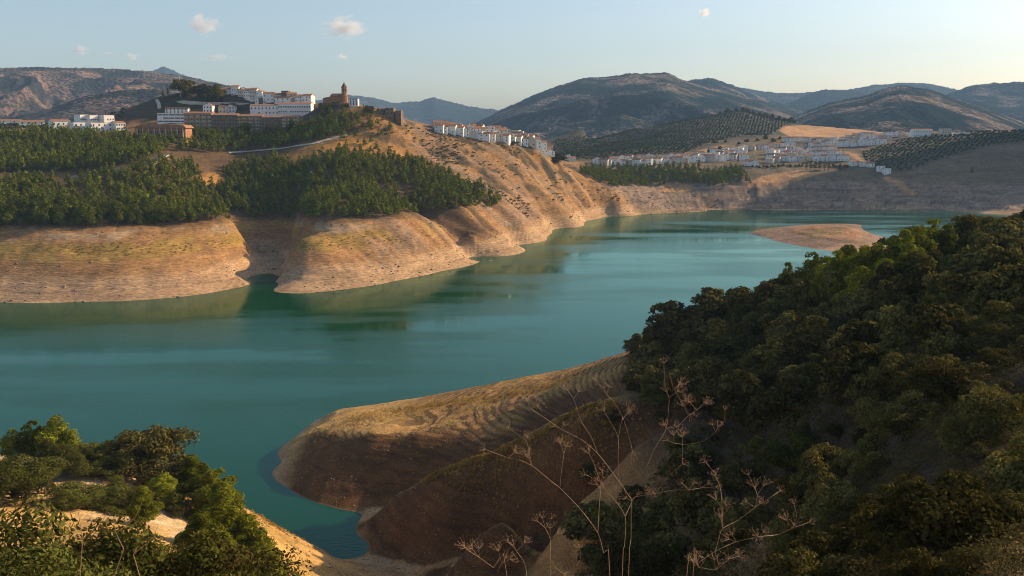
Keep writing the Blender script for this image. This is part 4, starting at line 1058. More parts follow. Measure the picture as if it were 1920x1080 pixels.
# ------------------------------------------------------------------ buildings
WIN = {}
def win_mesh(w, h):
    k = (round(w, 2), round(h, 2))
    if k not in WIN:
        b_ = MB()
        b_.box(-w / 2, w / 2, -0.04, 0.04, -h / 2, h / 2)
        me = b_.mesh("window"); me.materials.append(M['pane'])
        WIN[k] = me
    return WIN[k]
def windows(root, w, y, z0, h, cols, storeys, ww=1.0, wh=1.35, x0=None, sill=1.0, skip=0.0):
    sh = h / storeys
    n = 0
    for r_ in range(storeys):
        for c_ in range(cols):
            if n >= 98: return
            if rnd.random() < skip: continue
            o = bpy.data.objects.new("window", win_mesh(ww, wh)); COL.objects.link(o)
            o.parent = root
            o.location = (-w / 2 + (c_ + 0.5) * w / cols, y, z0 + r_ * sh + sill + wh / 2)
            n += 1
def gable(wb, rb, x0, x1, y0, y1, z0, h, rise, axis='x', over=0.35, th=0.18):
    """walls with gable ends into wb, a two-slope roof with eaves into rb"""
    wb.box(x0, x1, y0, y1, z0, h)
    if axis == 'x':
        ym = (y0 + y1) / 2
        for x in (x0, x1 - .2):
            wb.add([(x, y0, h), (x + .2, y0, h), (x, y1, h), (x + .2, y1, h), (x, ym, h + rise), (x + .2, ym, h + rise)],
                   [(0, 4, 2), (1, 3, 5), (0, 1, 5, 4), (2, 4, 5, 3)])
        k = rise / (ym - y0)
        for s, ya in ((1, y0), (-1, y1)):
            yo = ya - s * over
            rb.add([(x0 - over, yo, h - k * over + .02), (x1 + over, yo, h - k * over + .02), (x1 + over, ym, h + rise + .02), (x0 - over, ym, h + rise + .02),
                    (x0 - over, yo, h - k * over + th), (x1 + over, yo, h - k * over + th), (x1 + over, ym, h + rise + th), (x0 - over, ym, h + rise + th)],
                   [(3, 2, 1, 0), (4, 5, 6, 7), (0, 1, 5, 4), (1, 2, 6, 5), (2, 3, 7, 6), (3, 0, 4, 7)])
    else:
        xm = (x0 + x1) / 2
        for y in (y0, y1 - .2):
            wb.add([(x0, y, h), (x0, y + .2, h), (x1, y, h), (x1, y + .2, h), (xm, y, h + rise), (xm, y + .2, h + rise)],
                   [(0, 2, 4), (1, 5, 3), (0, 4, 5, 1), (2, 3, 5, 4)])
        k = rise / (xm - x0)
        for s, xa in ((1, x0), (-1, x1)):
            xo = xa - s * over
            rb.add([(xo, y0 - over, h - k * over + .02), (xm, y0 - over, h + rise + .02), (xm, y1 + over, h + rise + .02), (xo, y1 + over, h - k * over + .02),
                    (xo, y0 - over, h - k * over + th), (xm, y0 - over, h + rise + th), (xm, y1 + over, h + rise + th), (xo, y1 + over, h - k * over + th)],
                   [(3, 2, 1, 0), (4, 5, 6, 7), (0, 1, 5, 4), (1, 2, 6, 5), (2, 3, 7, 6), (3, 0, 4, 7)])
def house(loc, w, d, h, rz, label, group, wall='white', roof='tile', rtype='x', cols=2, storeys=2, name="house", ww=1.0, wh=1.35, chimney=False, skip=0.12, sink=3.0):
    """front wall at local y=0 facing -y; the walls go down into the slope"""
    o = empty(name, loc, rz)
    wb, rb = MB(), MB()
    if rtype == 'flat':
        wb.box(-w / 2, w / 2, 0, d, -sink, h)
        rb.box(-w / 2 - .2, w / 2 + .2, -.2, d + .2, h + .003, h + .3)
    else:
        gable(wb, rb, -w / 2, w / 2, 0, d, -sink, h, (d if rtype == 'x' else w) * (0.12 if d > 11 else 0.22), rtype)
    wl = wb.build("wall", M[wall], o)
    rf = rb.build("roof", M[roof], o)
    if chimney:
        cb = MB(); zz = h + (d if rtype == 'x' else w) * .1
        cb.box(w * .2, w * .2 + .7, d * .35, d * .35 + .7, zz - .6, zz + 1.6)
        cb.build("chimney", M[wall], rf)
    windows(o, w, -0.03, 0.2, h - .2, cols, storeys, ww, wh, skip=skip)
    return tag(o, label, "house" if name == "house" else name.replace("_", " "), group)
def bpx(px0, px1, base, top, h=far_h, D=None):
    """place, width and height of a building seen between two photo columns"""
    xm = (px0 + px1) / 2
    if D is None:
        x, y, z = hit(xm, base, h)
    else:
        x, y, z = P(xm, base, D=D)
    return (x, y, z), (px1 - px0) * y / FOC, (base - top) * y / FOC
ORD = ["first", "second", "third", "fourth", "fifth", "sixth", "seventh", "eighth", "ninth", "tenth", "eleventh", "twelfth", "thirteenth", "fourteenth", "fifteenth", "sixteenth", "seventeenth", "eighteenth", "nineteenth", "twentieth",
       "twenty first", "twenty second", "twenty third", "twenty fourth", "twenty fifth", "twenty sixth", "twenty seventh", "twenty eighth", "twenty ninth", "thirtieth", "thirty first", "thirty second", "thirty third", "thirty fourth"]
def house_row(pts, n, where, group, wpx=(11, 17), hpx=(8, 12), tilt=0.35, flat=0.25, wall=('white', 'white', 'white', 'cream'), cols=2, jy=1.2, rz0=None):
    pts = sorted(pts)
    x0, x1 = pts[0][0], pts[-1][0]
    for k in range(n):
        px = x0 + (x1 - x0) * (k + .5) / n + rnd.uniform(-2, 2)
        py = np.interp(px, [p[0] for p in pts], [p[1] for p in pts]) + rnd.uniform(-jy, jy)
        loc = hit(px, py)
        m_ = loc[1] / FOC
        w, h = rnd.uniform(*wpx) * m_ * 1.1, rnd.uniform(*hpx) * m_ * .95
        rt = 'flat' if rnd.random() < flat else rnd.choice(['x', 'x', 'y'])
        wl = rnd.choice(wall); rf = rnd.choice(['tile', 'tile', 'darktile']) if rt != 'flat' else 'concrete'
        rz = (rnd.uniform(-tilt, tilt) if rz0 is None else rz0 + rnd.uniform(-.08, .08)) - math.atan2(loc[0], loc[1]) * .6
        house((loc[0], loc[1], loc[2]), w, rnd.uniform(7, 10), h, rz,
              f"{'white' if wl == 'white' else 'cream'} {'flat roofed' if rt == 'flat' else 'tile roofed'} house, {ORD[k]} from left {where}", group, wl, rf, rt, cols, 2 if h > 5 else 1, chimney=(rt != 'flat' and rnd.random() < .3), skip=.2)
# ridge village
house_row([(815,247),(850,253),(868,256),(900,262),(930,266),(960,268),(990,276),(1026,282)], 17, "in the front row of the ridge village", "houses of the ridge village", (13, 19), (11, 15))
house_row([(815,241),(860,247),(900,254),(945,258),(975,263),(1012,272)], 16, "in the second row of the ridge village", "houses of the ridge village", (12, 17), (10, 13))
house_row([(870,246),(905,249),(940,252),(970,256),(1000,264)], 12, "in the third row of the ridge village", "houses of the ridge village", (11, 16), (9, 12))
house_row([(750,219),(775,223),(800,231),(825,240)], 6, "on the ridge between the ruin and the village", "houses on the upper ridge", (9, 14), (6, 10))
house_row([(1014,289),(1040,296)], 2, "low at the tip of the ridge village", "houses at the tip of the ridge", (12, 16), (9, 12))
# right hand town
G2 = "white houses of the right hand town"
house_row([(1062,300),(1080,305)], 2, "just right of the ridge tip", G2, (8, 11), (6, 8))
house_row([(1115,309),(1200,310),(1300,304),(1400,300)], 28, "in the front row along the far shore", G2, (11, 17), (8, 12))
house_row([(1150,302),(1230,302),(1300,296),(1400,290)], 22, "in the second row along the far shore", G2, (10, 15), (7, 10))
house_row([(1330,290),(1370,285),(1440,280)], 9, "in the third row behind the far shore", G2, (10, 15), (7, 10))
house_row([(1395,311),(1420,312)], 2, "below the terraced rows", G2, (12, 16), (9, 11))
house_row([(1436,307),(1475,303)], 3, "at the foot of the terraced rows", G2, (12, 16), (9, 12), rz0=-.4)
house_row([(1438,299),(1478,294)], 4, "one step up the left terraced block", G2, (10, 14), (8, 11), rz0=-.4)
house_row([(1440,291),(1482,286)], 4, "two steps up the left terraced block", G2, (10, 14), (8, 11), rz0=-.4)
house_row([(1482,303),(1522,301)], 4, "at the foot of the middle terraced block", G2, (10, 14), (8, 12), rz0=.3)
house_row([(1478,295),(1512,292)], 4, "one step up the middle terraced block", G2, (9, 12), (8, 11), rz0=.3)
house_row([(1476,287),(1505,284)], 4, "two steps up the middle terraced block", G2, (9, 12), (8, 11), rz0=.3)
house_row([(1526,303),(1590,302)], 10, "in the lowest terrace row", G2, (7, 8), (10, 11), flat=0, rz0=.05, jy=.2, cols=1, wall=('white',))
house_row([(1520,294),(1578,292)], 10, "in the middle terrace row", G2, (6.5, 7.5), (9, 10), flat=0, rz0=.05, jy=.2, cols=1, wall=('white',))
house_row([(1514,286),(1568,284)], 9, "in the top terrace row", G2, (6.5, 7.5), (9, 10), flat=0, rz0=.05, jy=.2, cols=1, wall=('white',))
house_row([(1455,278),(1500,276),(1545,277)], 10, "in the row above the terraced blocks", G2, (11, 15), (7, 10))
house_row([(1540,276),(1600,275),(1662,270)], 11, "in the long row under the sandy dome", G2, (10, 13), (8, 11), jy=.4, wall=('white',))
house_row([(1548,268),(1600,266),(1670,263)], 13, "in the second row under the sandy dome", G2, (9, 13), (7, 10), jy=.8)
house_row([(1590,260),(1640,258),(1705,256)], 12, "in the top row under the sandy dome", G2, (9, 13), (7, 9), jy=.8, wall=('white', 'cream'))
house_row([(1470,268),(1540,267)], 8, "left of the sandy dome rows", G2, (9, 13), (6, 9))
house_row([(1598,313),(1640,313)], 3, "on the shoulder above the shaded cliff", "houses above the shaded cliff", (12, 16), (7, 9))
house_row([(1646,322),(1668,327)], 2, "at the edge of the shaded cliff", "houses above the shaded cliff", (10, 14), (10, 14))
for (a, b_, bs, tp, lab, nm, cols, st, wl, rt) in [
    (1712, 1748, 256, 244, "long white building complex beside the olive grove", "apartment_block", 9, 2, 'white', 'x'),
    (1766, 1784, 256, 242, "pale grey building with a white tower end beside the grove", "apartment_block", 4, 3, 'cream', 'flat'),
    (1786, 1820, 255, 249, "long low pale building at the right end of the town", "hall", 8, 1, 'white', 'flat'),
    (1572, 1582, 233, 230, "small lone white farmhouse under the pointed mountain", "house", 2, 1, 'white', 'x')]:
    loc, w, h = bpx(a, b_, bs, tp)
    house(loc, w, 12, h, 0.0, lab, None, wl, 'tile' if rt == 'x' else 'concrete', rt, cols, st, nm)
# left hand town below the castle
def block(a, b_, bs, tp, lab, nm="apartment_block", cols=6, st=4, wl='ochre', rt='x', rf='tile', d=14, rz=0.0, grp=None, ww=1.3, wh=1.6, D=None, balc=False):
    loc, w, h = bpx(a, b_, bs, tp, D=D)
    o = house((loc[0], loc[1], loc[2]), w, d, h, rz, lab, grp, wl, rf, rt, cols, st, nm, ww, wh, False, 0.08, 8)
    if balc:
        sh = (h - .2) / st
        for r_ in range(1, st):
            for c_ in range(0, cols, 2):
                bb = MB(); bb.box(-w / cols * .45, w / cols * .45, -1.1, -.003, 0, .95)
                q = bb.build("balcony", M['cream' if wl == 'ochre' else 'white'], o); q.location = (-w / 2 + (c_ + .5) * w / cols, 0, .2 + r_ * sh)
    return o
GA = "ochre apartment blocks under the castle hill"
block(347, 398, 251, 214, "ochre apartment block, leftmost, with pale arcade", cols=9, st=5, grp=GA, balc=True)
block(397, 446, 250, 217, "brown apartment block, second from the left", cols=9, st=5, grp=GA, rz=.06, wl="stone")
block(445, 492, 249, 219, "ochre apartment block in the middle of the row", cols=8, st=5, grp=GA, balc=True)
block(491, 532, 248, 221, "brown apartment block, fourth from the left behind trees", cols=7, st=5, grp=GA, rz=-.06, wl="stone")
block(530, 558, 245, 221, "ochre apartment block, rightmost and lowest of the row", cols=5, st=4, grp=GA, balc=True)
block(470, 523, 224, 199, "white hotel wing with plain front above the ochre blocks", "hotel", 8, 3, 'white', 'x', d=12, ww=1.2)
block(522, 583, 222, 196, "white four storey hotel with rows of arched balconies", "hotel", 14, 3, 'white', 'x', d=14, balc=True)
block(296, 349, 231, 213, "white modern building with long horizontal bands", "school", 5, 3, 'white', 'flat', 'concrete', d=14, ww=5.5, wh=1.2)
block(310, 352, 214, 205, "long white house behind the modern banded building", "house", 6, 2, 'white', 'x', d=9)
block(381, 398, 212, 199, "white house, left of three on the shaded castle slope", "house", 3, 2, 'white', 'y', d=9, grp="houses on the castle slope")
block(410, 424, 213, 202, "white house, middle of three on the shaded castle slope", "house", 2, 2, 'cream', 'x', d=9, grp="houses on the castle slope")
block(424, 440, 212, 200, "white house, right of three on the shaded castle slope", "house", 3, 2, 'white', 'y', d=9, grp="houses on the castle slope")
# low sports hall with a long vaulted roof
loc, w, h = bpx(252, 349, 262, 240)
o = empty("sports_hall", loc, 0.0)
wb = MB(); wb.box(-w / 2 + 1, w / 2 - 1, 1.5, 19, -8, h - .6); wb.build("wall", M['brick'], o)
rb = MB()
prof = [(-w / 2 - .5, h - .6), (-w / 2 + 2, h + 1.2), (-w / 2 + 8, h + 2.6), (w / 2 - 8, h + 2.6), (w / 2 - 2, h + 2.0), (w / 2 + .5, h - .6)]
rb.add([(x, 0, z) for x, z in prof] + [(x, 21, z) for x, z in prof], [tuple(range(6))[::-1], tuple(range(6, 12))] + [(i, i + 6, (i + 1) % 6 + 6, (i + 1) % 6) for i in range(6)])
rb.build("roof", M['tile'], o)
for k in range(9):
    cb = MB(); cb.box(-.35, .35, .3, 1.0, -6, h - .62); q = cb.build("column", M['cream'], o); q.location = (-w / 2 + 3 + k * (w - 6) / 8, 0, 0)
windows(o, w - 4, 1.47, 0, h - 1, 12, 2, 2.2, 2.0, skip=.05)
tag(o, "long low brown hall with a reddish vaulted roof and columns", "hall")
# bright white buildings at the left
GB = "sunlit white buildings at the left"
for k, (a, b_, bs, tp, rz, lab) in enumerate([(152, 166, 240, 216, .9, "tall sunlit white building, leftmost of the bright cluster"), (170, 186, 240, 217, .9, "tall sunlit white building, second in the bright cluster"), (196, 216, 239, 217, .9, "tall sunlit white building, rightmost of the bright cluster"),
        (140, 175, 246, 230, .8, "broad low white building in front of the bright cluster"), (172, 212, 246, 231, .8, "broad sunlit white building right in front of the bright cluster"), (100, 132, 245, 228, .7, "white building with red roof left of the bright cluster"),
        (218, 236, 245, 231, .8, "small white building right of the bright cluster"), (40, 82, 240, 229, .5, "low white house with a tiled roof near the left edge"), (5, 40, 237, 227, .5, "low white house at the left edge above the wood")]):
    block(a, b_, bs, tp, lab, "house", 4, 2, 'white', 'flat' if k < 5 else 'x', 'concrete' if k < 5 else 'tile', d=13, rz=rz, grp=GB)
# houses along the castle hill top
GC = "houses along the top of the castle hill"
for k, (a, b_, bs, tp, wl, rt) in enumerate([(412,424,180,168,'cream','x'), (423,436,181,167,'white','x'), (434,448,180,163,'white','x'), (446,458,183,168,'cream','y'), (456,470,183,170,'white','x'), (468,482,184,168,'cream','x'), (480,492,186,172,'white','y'),
        (478,494,193,181,'white','flat'), (493,514,190,176,'white','x'), (512,528,192,178,'cream','x'), (528,541,188,171,'stone','flat'), (538,556,189,177,'cream','x'), (516,545,194,184,'white','x'), (553,566,192,181,'white','x'), (566,584,191,180,'white','x')]):
    loc, w, h = P((a + b_) / 2, bs, D=1024 - k * 3.5), (b_ - a) * .57, (bs - tp) * .57
    loc = (loc[0], loc[1], float(far_h(np.array([loc[0]]), np.array([loc[1]]))[0]))
    z_ = P((a + b_) / 2, bs, D=loc[1])[2]
    o = house((loc[0], loc[1], z_), w, 9, h, rnd.uniform(-.3, .3), f"{'square grey stone' if wl == 'stone' else 'white' if wl == 'white' else 'cream'} house on the castle hill top, {ORD[k]} from the big trees", GC, wl, 'darktile' if wl == 'stone' else 'tile' if rt != 'flat' else 'concrete', rt, 3, 2, sink=max(3.0, z_ - loc[2] + 2))
# church
x, y, z = P(627, 193, D=905)
z = float(far_h(np.array([x]), np.array([y]))[0])
o = empty("church", (x, y, z), math.radians(-12))
zt = P(627, 190, D=905)[2] - z
k = 905 / FOC
wb, rb = MB(), MB()
gable(wb, rb, -8 * k * 1.0, 18 * k, 0, 11, -6, zt + 9 * k, 2.6, 'x', .4, .3)
wb.box(-24 * k, -8 * k - .003, 1.5, 9.5, -6, zt + 5.5 * k)
rb.add([(-24 * k - .3, 1.2, zt + 5.5 * k), (-8 * k, 1.2, zt + 5.6 * k), (-8 * k, 9.8, zt + 5.6 * k), (-24 * k - .3, 9.8, zt + 5.5 * k), (-22 * k, 5.5, zt + 7.6 * k), (-8 * k, 5.5, zt + 8.6 * k)],
       [(3, 2, 1, 0), (0, 1, 5, 4), (2, 3, 4, 5), (3, 0, 4), (1, 2, 5)])
for bx_ in (-18, -6, 4, 13):
    wb.box(bx_ * k - .5, bx_ * k + .5, -1.0, -.003, -6, zt + 4.5 * k)
wb.build("nave", M['brick'], o); rb.build("roof", M['darktile'], o)
tb = MB()
cx, cy, R_ = 18.5 * k, 2.0, 5.6 * k
tb.lathe([(R_, -6), (R_, zt + 9 * k), (R_ * 1.08, zt + 9.2 * k), (R_ * 1.08, zt + 9.8 * k), (R_ * .92, zt + 10 * k), (R_ * .90, zt + 24 * k), (R_ * 1.02, zt + 24.3 * k), (R_ * 1.02, zt + 25 * k)], 8, cx, cy, math.pi / 8)
tw = tb.build("bell_tower", M['brick'], o)
sb = MB(); sb.lathe([(R_ * 1.0, zt + 25 * k + .01), (R_ * .55, zt + 29.5 * k), (R_ * .22, zt + 32 * k), (.12, zt + 35 * k)], 8, cx, cy, math.pi / 8)
sb.tube([(cx, cy, zt + 34.5 * k), (cx, cy, zt + 38 * k)], [.12, .08], 5)
sb.build("spire", M['darktile'], tw)
for q in range(8):
    a = q * math.pi / 4
    if math.sin(a) > .3: continue
    hb_ = MB(); rr_ = R_ * .905 * math.cos(math.pi / 8)
    hb_.box(-.06, .06, -.55, .55, 0, 3.0)
    w_ = hb_.build("belfry_opening", M['pane'], tw); w_.location = (cx + rr_ * math.cos(a), cy + rr_ * math.sin(a), zt + 17 * k); w_.rotation_euler = (0, 0, a)
tag(o, "brown brick church with an octagonal pointed bell tower on the ridge", "church")
block(655, 671, 199, 186, "narrow white house with dark balconies right of the church", "house", 3, 3, 'white', 'flat', 'concrete', d=8, D=895)
# ruined castle walls on the ridge
for k_, (a, b_, bs, tp, lab) in enumerate([(706,718,213,203, "crumbling brown wall, left piece of the ruin on the ridge"), (722,738,216,202, "tall square brown tower of the ruin on the ridge"), (741,752,219,206, "lower brown building right of the ruined tower")]):
    loc, w, h = bpx(a, b_, bs, tp, D=880)
    o = empty("ruin", loc, -.2)
    wb = MB()
    n_ = 7
    for q in range(n_):
        hh = h * (rnd.uniform(.78, 1.0) if k_ != 1 else rnd.uniform(.93, 1.0))
        wb.box(-w / 2 + q * w / n_ + (.002 if q else 0), -w / 2 + (q + 1) * w / n_, 0, 7 + .01 * q, -8, hh)
    wb.build("wall", M['stone'], o)
    windows(o, w, -.03, 0, h, 2, 2, .9, 1.6, skip=.3)
    tag(o, lab, "ruin", "ruined castle on the ridge")
# walls
def ribbon_wall(name, pts, th, h, mat, label, cat, base=-3.0, lift=0.0):
    wb = MB()
    L_, R2 = [], []
    for i, p in enumerate(pts):
        a = Vector(pts[min(i + 1, len(pts) - 1)][:2]) - Vector(pts[max(i - 1, 0)][:2])
        n_ = Vector((-a.y, a.x)).normalized() * th / 2
        L_.append((p[0] + n_.x, p[1] + n_.y, p[2])); R2.append((p[0] - n_.x, p[1] - n_.y, p[2]))
    v, f = [], []
    for l, r_ in zip(L_, R2):
        v += [(l[0], l[1], l[2] + base), (r_[0], r_[1], r_[2] + base), (r_[0], r_[1], r_[2] + h), (l[0], l[1], l[2] + h)]
    for i in range(len(pts) - 1):
        for q in range(4):
            f.append((i * 4 + q, i * 4 + (q + 1) % 4, i * 4 + 4 + (q + 1) % 4, i * 4 + 4 + q))
    f += [(3, 2, 1, 0), tuple((len(pts) - 1) * 4 + q for q in range(4))]
    wb.add(v, f)
    return tag(wb.build(name, M[mat]), label, cat)
def along(pts, n=60, D=None, h=far_h, off=0.0):
    px = np.linspace(0, len(pts) - 1, n)
    xs = np.interp(px, range(len(pts)), [p[0] for p in pts]); ys = np.interp(px, range(len(pts)), [p[1] for p in pts])
    out = [hit(a, b_, h) if D is None else P(a, b_, D=D) for a, b_ in zip(xs, ys)]
    return out
ribbon_wall("parapet_wall", along([(311,198),(326,193),(345,190),(380,193),(440,194),(480,196)], 30, D=1006), 1.0, 1.1, 'concrete', "long pale parapet wall along the edge of the castle hill", "wall", -4)
ribbon_wall("retaining_wall", along([(478,197),(494,198)], 4, D=1000), 1.2, 8.0, 'stone', "tall grey retaining wall below the hill top houses", "wall", -8)
def road(name, pts, width, mat, label, n=70):
    c_ = along(pts, n)
    c_ = [Vector(p) for p in c_]
    for _ in range(3):
        c_ = [c_[0]] + [(c_[i - 1] + c_[i] * 2 + c_[i + 1]) / 4 for i in range(1, len(c_) - 1)] + [c_[-1]]
    v, f = [], []
    for i, p in enumerate(c_):
        a = c_[min(i + 1, n - 1)] - c_[max(i - 1, 0)]
        n_ = Vector((-a.y, a.x, 0)).normalized() * width / 2
        for s in (-1, -.5, 0, .5, 1):
            q = p + n_ * s
            z = max(float(far_h(np.array([q.x]), np.array([q.y]))[0]), p.z - .5) + .25
            v.append((q.x, q.y, z))
    for i in range(n - 1):
        for q in range(4):
            f.append((i * 5 + q, i * 5 + q + 1, i * 5 + 6 + q, i * 5 + 5 + q))
    b_ = MB(); b_.add(v, f)
    o = b_.build(name, M[mat])
    tag(o, label, kind="structure")
    return c_
r1 = road("road", [(318,291),(300,297),(280,307),(262,313),(240,318),(205,324),(160,329),(120,334)], 9, 'asphalt', "winding asphalt road through the pine woods")
ribbon_wall("crash_barrier", [(p.x + 1.5, p.y - 5.2, float(far_h(np.array([p.x + 1.5]), np.array([p.y - 5.2]))[0])) for p in r1[::2]], .35, 1.0, 'concrete', "pale crash barrier along the outer edge of the winding road", "barrier", -1)
r2 = road("path", [(652,254),(630,258),(606,265),(585,270),(560,274),(520,280),(470,284),(430,287)], 5, 'concrete', "pale track climbing to the church through the trees")
r3 = road("path", [(289,178),(291,184),(295,190),(298,196),(299,204)], 3.5, 'concrete', "pale stepped path down the dark end of the castle hill", 24)
for i in range(24):
    px = 352 + i * 9.2 + rnd.uniform(-3, 3); py = rnd.uniform(252, 262)
    x, y, z = hit(px, py); s_ = rnd.uniform(.7, 1.5)
    tree("broad_tree", 'pine_far' if rnd.random() < .6 else 'oak', (x, y, z - .3), s_ * (.9 if i % 3 else 1.2), "dark tree in front of the arcades of the ochre blocks", "tree", "trees in front of the ochre blocks")
# masts and big trees on the castle hill
x, y, z = P(338, 176, D=1012)
mb = MB(); mb.tube([(0, 0, -3), (0, 0, 12), (0, 0, 23)], [.28, .22, .12], 6)
for q in (14, 18, 22): mb.box(-.6, .6, -.08, .08, q, q + .15)
mo = mb.build("mast", M['metal'], None, (x, y, z)); tag(mo, "thin white mast above the big tree on the castle hill", "mast")
x, y, z = hit(631, 246)
mb = MB(); mb.tube([(0, 0, -.5), (0, 0, 13)], [.16, .09], 6); mb.tube([(0, 0, 12.9), (1.4, -.5, 13.3)], [.07, .05], 5)
lo = empty("lamp_post", (x, y, z)); mb.build("pole", M['metal'], lo)
hb_ = MB(); hb_.box(1.1, 2.0, -.75, -.4, 13.15, 13.4); hb_.build("lamp_head", M['metal'], lo)
tag(lo, "tall thin lamp post standing among the trees under the church", "lamp post")
for (px, base, top, kd, h0, lab, wd, D) in [(343,177,144,'oak',6.2,"huge spreading dark tree on the castle hill beside the mast",1.0,1014), (360,178,150,'oak',6.2,"tall dark tree joined to the huge tree on the castle hill",.8,1016), (372,178,158,'cypress',10,"dark pointed cypress left of the clump on the castle hill",1.2,1013), (385,178,156,'oak',6.2,"dark rounded tree in the clump left of the hill houses",1.1,1012),
        (402,179,155,'oak',6.2,"dark rounded tree nearest the hill houses",1.1,1010), (315,180,160,'cypress',10,"slim cypress, right one of two left of the huge tree",1.0,1012), (306,184,166,'cypress',10,"slim cypress, left one of two left of the huge tree",1.0,1010), (606,207,190,'oak',6.2,"dark tree under the left end of the church",1.2,895), (622,209,194,'oak',6.2,"dark tree in front of the church nave",1.2,893),
        (648,208,194,'oak',6.2,"dark tree at the foot of the church tower",1.3,892), (690,214,196,'oak',6.2,"dark tree between the church and the ruin",1.2,878), (697,216,198,'oak',6.2,"dark tree just left of the ruin",1.0,878), (682,210,195,'cypress',10,"slim cypress on the ridge between church and ruin",1.0,880), (1045,300,285,'oak',6.2,"dark tree under the tip of the ridge village",1.6,995), (1040,312,296,'oak',6.2,"dark tree on the slope below the ridge tip",1.6,985),
        (775,250,234,'oak',6.2,"dark tree clinging to the cliff under the village",1.2,905), (835,252,240,'oak',6.2,"dark tree at the left end of the front village row",1.2,922), (965,275,262,'oak',6.2,"dark tree in front of the village row",1.4,950)]:
    x, y, z = P(px, base, D=D)
    zg = float(far_h(np.array([x]), np.array([y]))[0])
    zt_ = P(px, top, D=D)[2]
    s_ = (zt_ - zg) / h0
    if s_ < .3: s_ = (zt_ - z) / h0; zg = z
    tree("cypress" if kd == 'cypress' else "broad_tree", kd, (x, y, zg - .3), (s_ * wd, s_ * wd, s_), lab, "tree")
for i, (px, base, top, wd) in enumerate([(1512,318,300,.9), (1520,320,298,.9), (1528,320,297,.9), (1537,320,296,.9), (1546,320,298,.9), (1554,320,302,.9), (1575,322,306,1.3), (1310,317,295,1.0), (1286,315,300,1.0), (1276,316,302,1.0), (1250,316,300,1.2), (1822,326,311,1.2), (1708,318,310,1.2)]):
    x, y, z = hit(px, base)
    s_ = (base - top) * y / FOC / 12.2
    w_ = ["first", "second", "third", "fourth", "fifth", "sixth"][i] + " from the left in the row under the terraces" if i < 6 else ["standing alone right of the row", "tall and slim before the shore houses", "slim, left of the tall one by the shore houses", "thin, left of the slim one by the shore houses", "broad, among the shore houses", "alone on the shaded right slope", "alone on the shoulder by the cliff houses"][i - 6]
    tree("poplar", 'poplar', (x, y, z - .3), (s_ * wd * 1.3, s_ * wd * 1.3, s_), "pale green poplar " + w_, "tree")
for i in range(26):
    px = 1410 + i * 7.2 + rnd.uniform(-2, 2); base = np.interp(px, [1400, 1500, 1600], [316, 312, 315]) + rnd.uniform(-1, 1)
    if 1508 < px < 1560: continue
    x, y, z = hit(px, base); s_ = rnd.uniform(.5, .8)
    tree("broad_tree", 'oak', (x, y, z - .3), s_, "small dark tree in the row along the road under the white terraces", "tree", "trees along the road under the terraces")
for i, (px, py) in enumerate([(1340,270),(1360,268),(1385,272),(1400,268),(1420,265),(1435,262),(1450,268),(1462,262),(1350,282),(1370,280),(1395,282),(1330,287)]):
    x, y, z = hit(px, py); s_ = rnd.uniform(.9, 1.5)
    tree("broad_tree", 'oak', (x, y, z - .3), s_, "dark tree in the belt between the dry strip and the white town", "tree", "trees behind the white town")
for i, (px, py) in enumerate([(1335,215),(1350,213),(1365,211),(1380,209),(1394,207),(1402,208),(1412,211),(1425,214),(1436,217),(1448,222),(1460,227),(1470,230),(1482,236),(1490,238)]):
    a_, s_ = ray(px, py); D = 1900 - (i > 9) * 40
    x, y = a_ * D, D; z = float(far_h(np.array([x]), np.array([y]))[0]); q = rnd.uniform(1.2, 2.2)
    tree("broad_tree", 'oak', (x, y, z - .5), q, f"dark tree on the skyline of the rounded olive hill, {ORD[i]} from the left", "tree", "trees on the olive hill skyline")

# ------------------------------------------------------------------ small clouds far behind the mountains
m = bpy.data.materials.new("cloud_vapour")
m.use_nodes = True
nt = m.node_tree
nt.nodes.remove(nt.nodes["Principled BSDF"])
tc = N(nt, "ShaderNodeTexCoord")
ln = N(nt, "ShaderNodeVectorMath", operation='LENGTH'); nt.links.new(tc.outputs["Object"], ln.inputs[0])
oi = N(nt, "ShaderNodeObjectInfo")
nz = N(nt, "ShaderNodeTexNoise", noise_dimensions='4D'); nz.inputs["Scale"].default_value = 2.2; nz.inputs["Detail"].default_value = 5; nz.inputs["Roughness"].default_value = .6
rw = N(nt, "ShaderNodeMath", operation='MULTIPLY'); nt.links.new(oi.outputs["Random"], rw.inputs[0]); rw.inputs[1].default_value = 60
nt.links.new(tc.outputs["Object"], nz.inputs["Vector"]); nt.links.new(rw.outputs[0], nz.inputs["W"])
sub = N(nt, "ShaderNodeMath", operation='MULTIPLY_ADD'); nt.links.new(nz.outputs["Fac"], sub.inputs[0]); sub.inputs[1].default_value = 2.6; sub.inputs[2].default_value = -0.72
s2 = N(nt, "ShaderNodeMath", operation='SUBTRACT'); nt.links.new(sub.outputs[0], s2.inputs[0]); nt.links.new(ln.outputs["Value"], s2.inputs[1])
mx = N(nt, "ShaderNodeMath", operation='MULTIPLY'); mx.use_clamp = False; nt.links.new(s2.outputs[0], mx.inputs[0]); mx.inputs[1].default_value = 0.06
cl = N(nt, "ShaderNodeClamp"); nt.links.new(mx.outputs[0], cl.inputs[0]); cl.inputs[2].default_value = 0.03
pv = N(nt, "ShaderNodeVolumePrincipled"); pv.inputs["Color"].default_value = (.98, .97, .96, 1); pv.inputs["Anisotropy"].default_value = 0.55
nt.links.new(cl.outputs[0], pv.inputs["Density"]); nt.links.new(pv.outputs[0], nt.nodes["Material Output"].inputs["Volume"])
M['cloud'] = m
v, f = [], []
ns, nr = 24, 14
v.append((0, 0, -1))
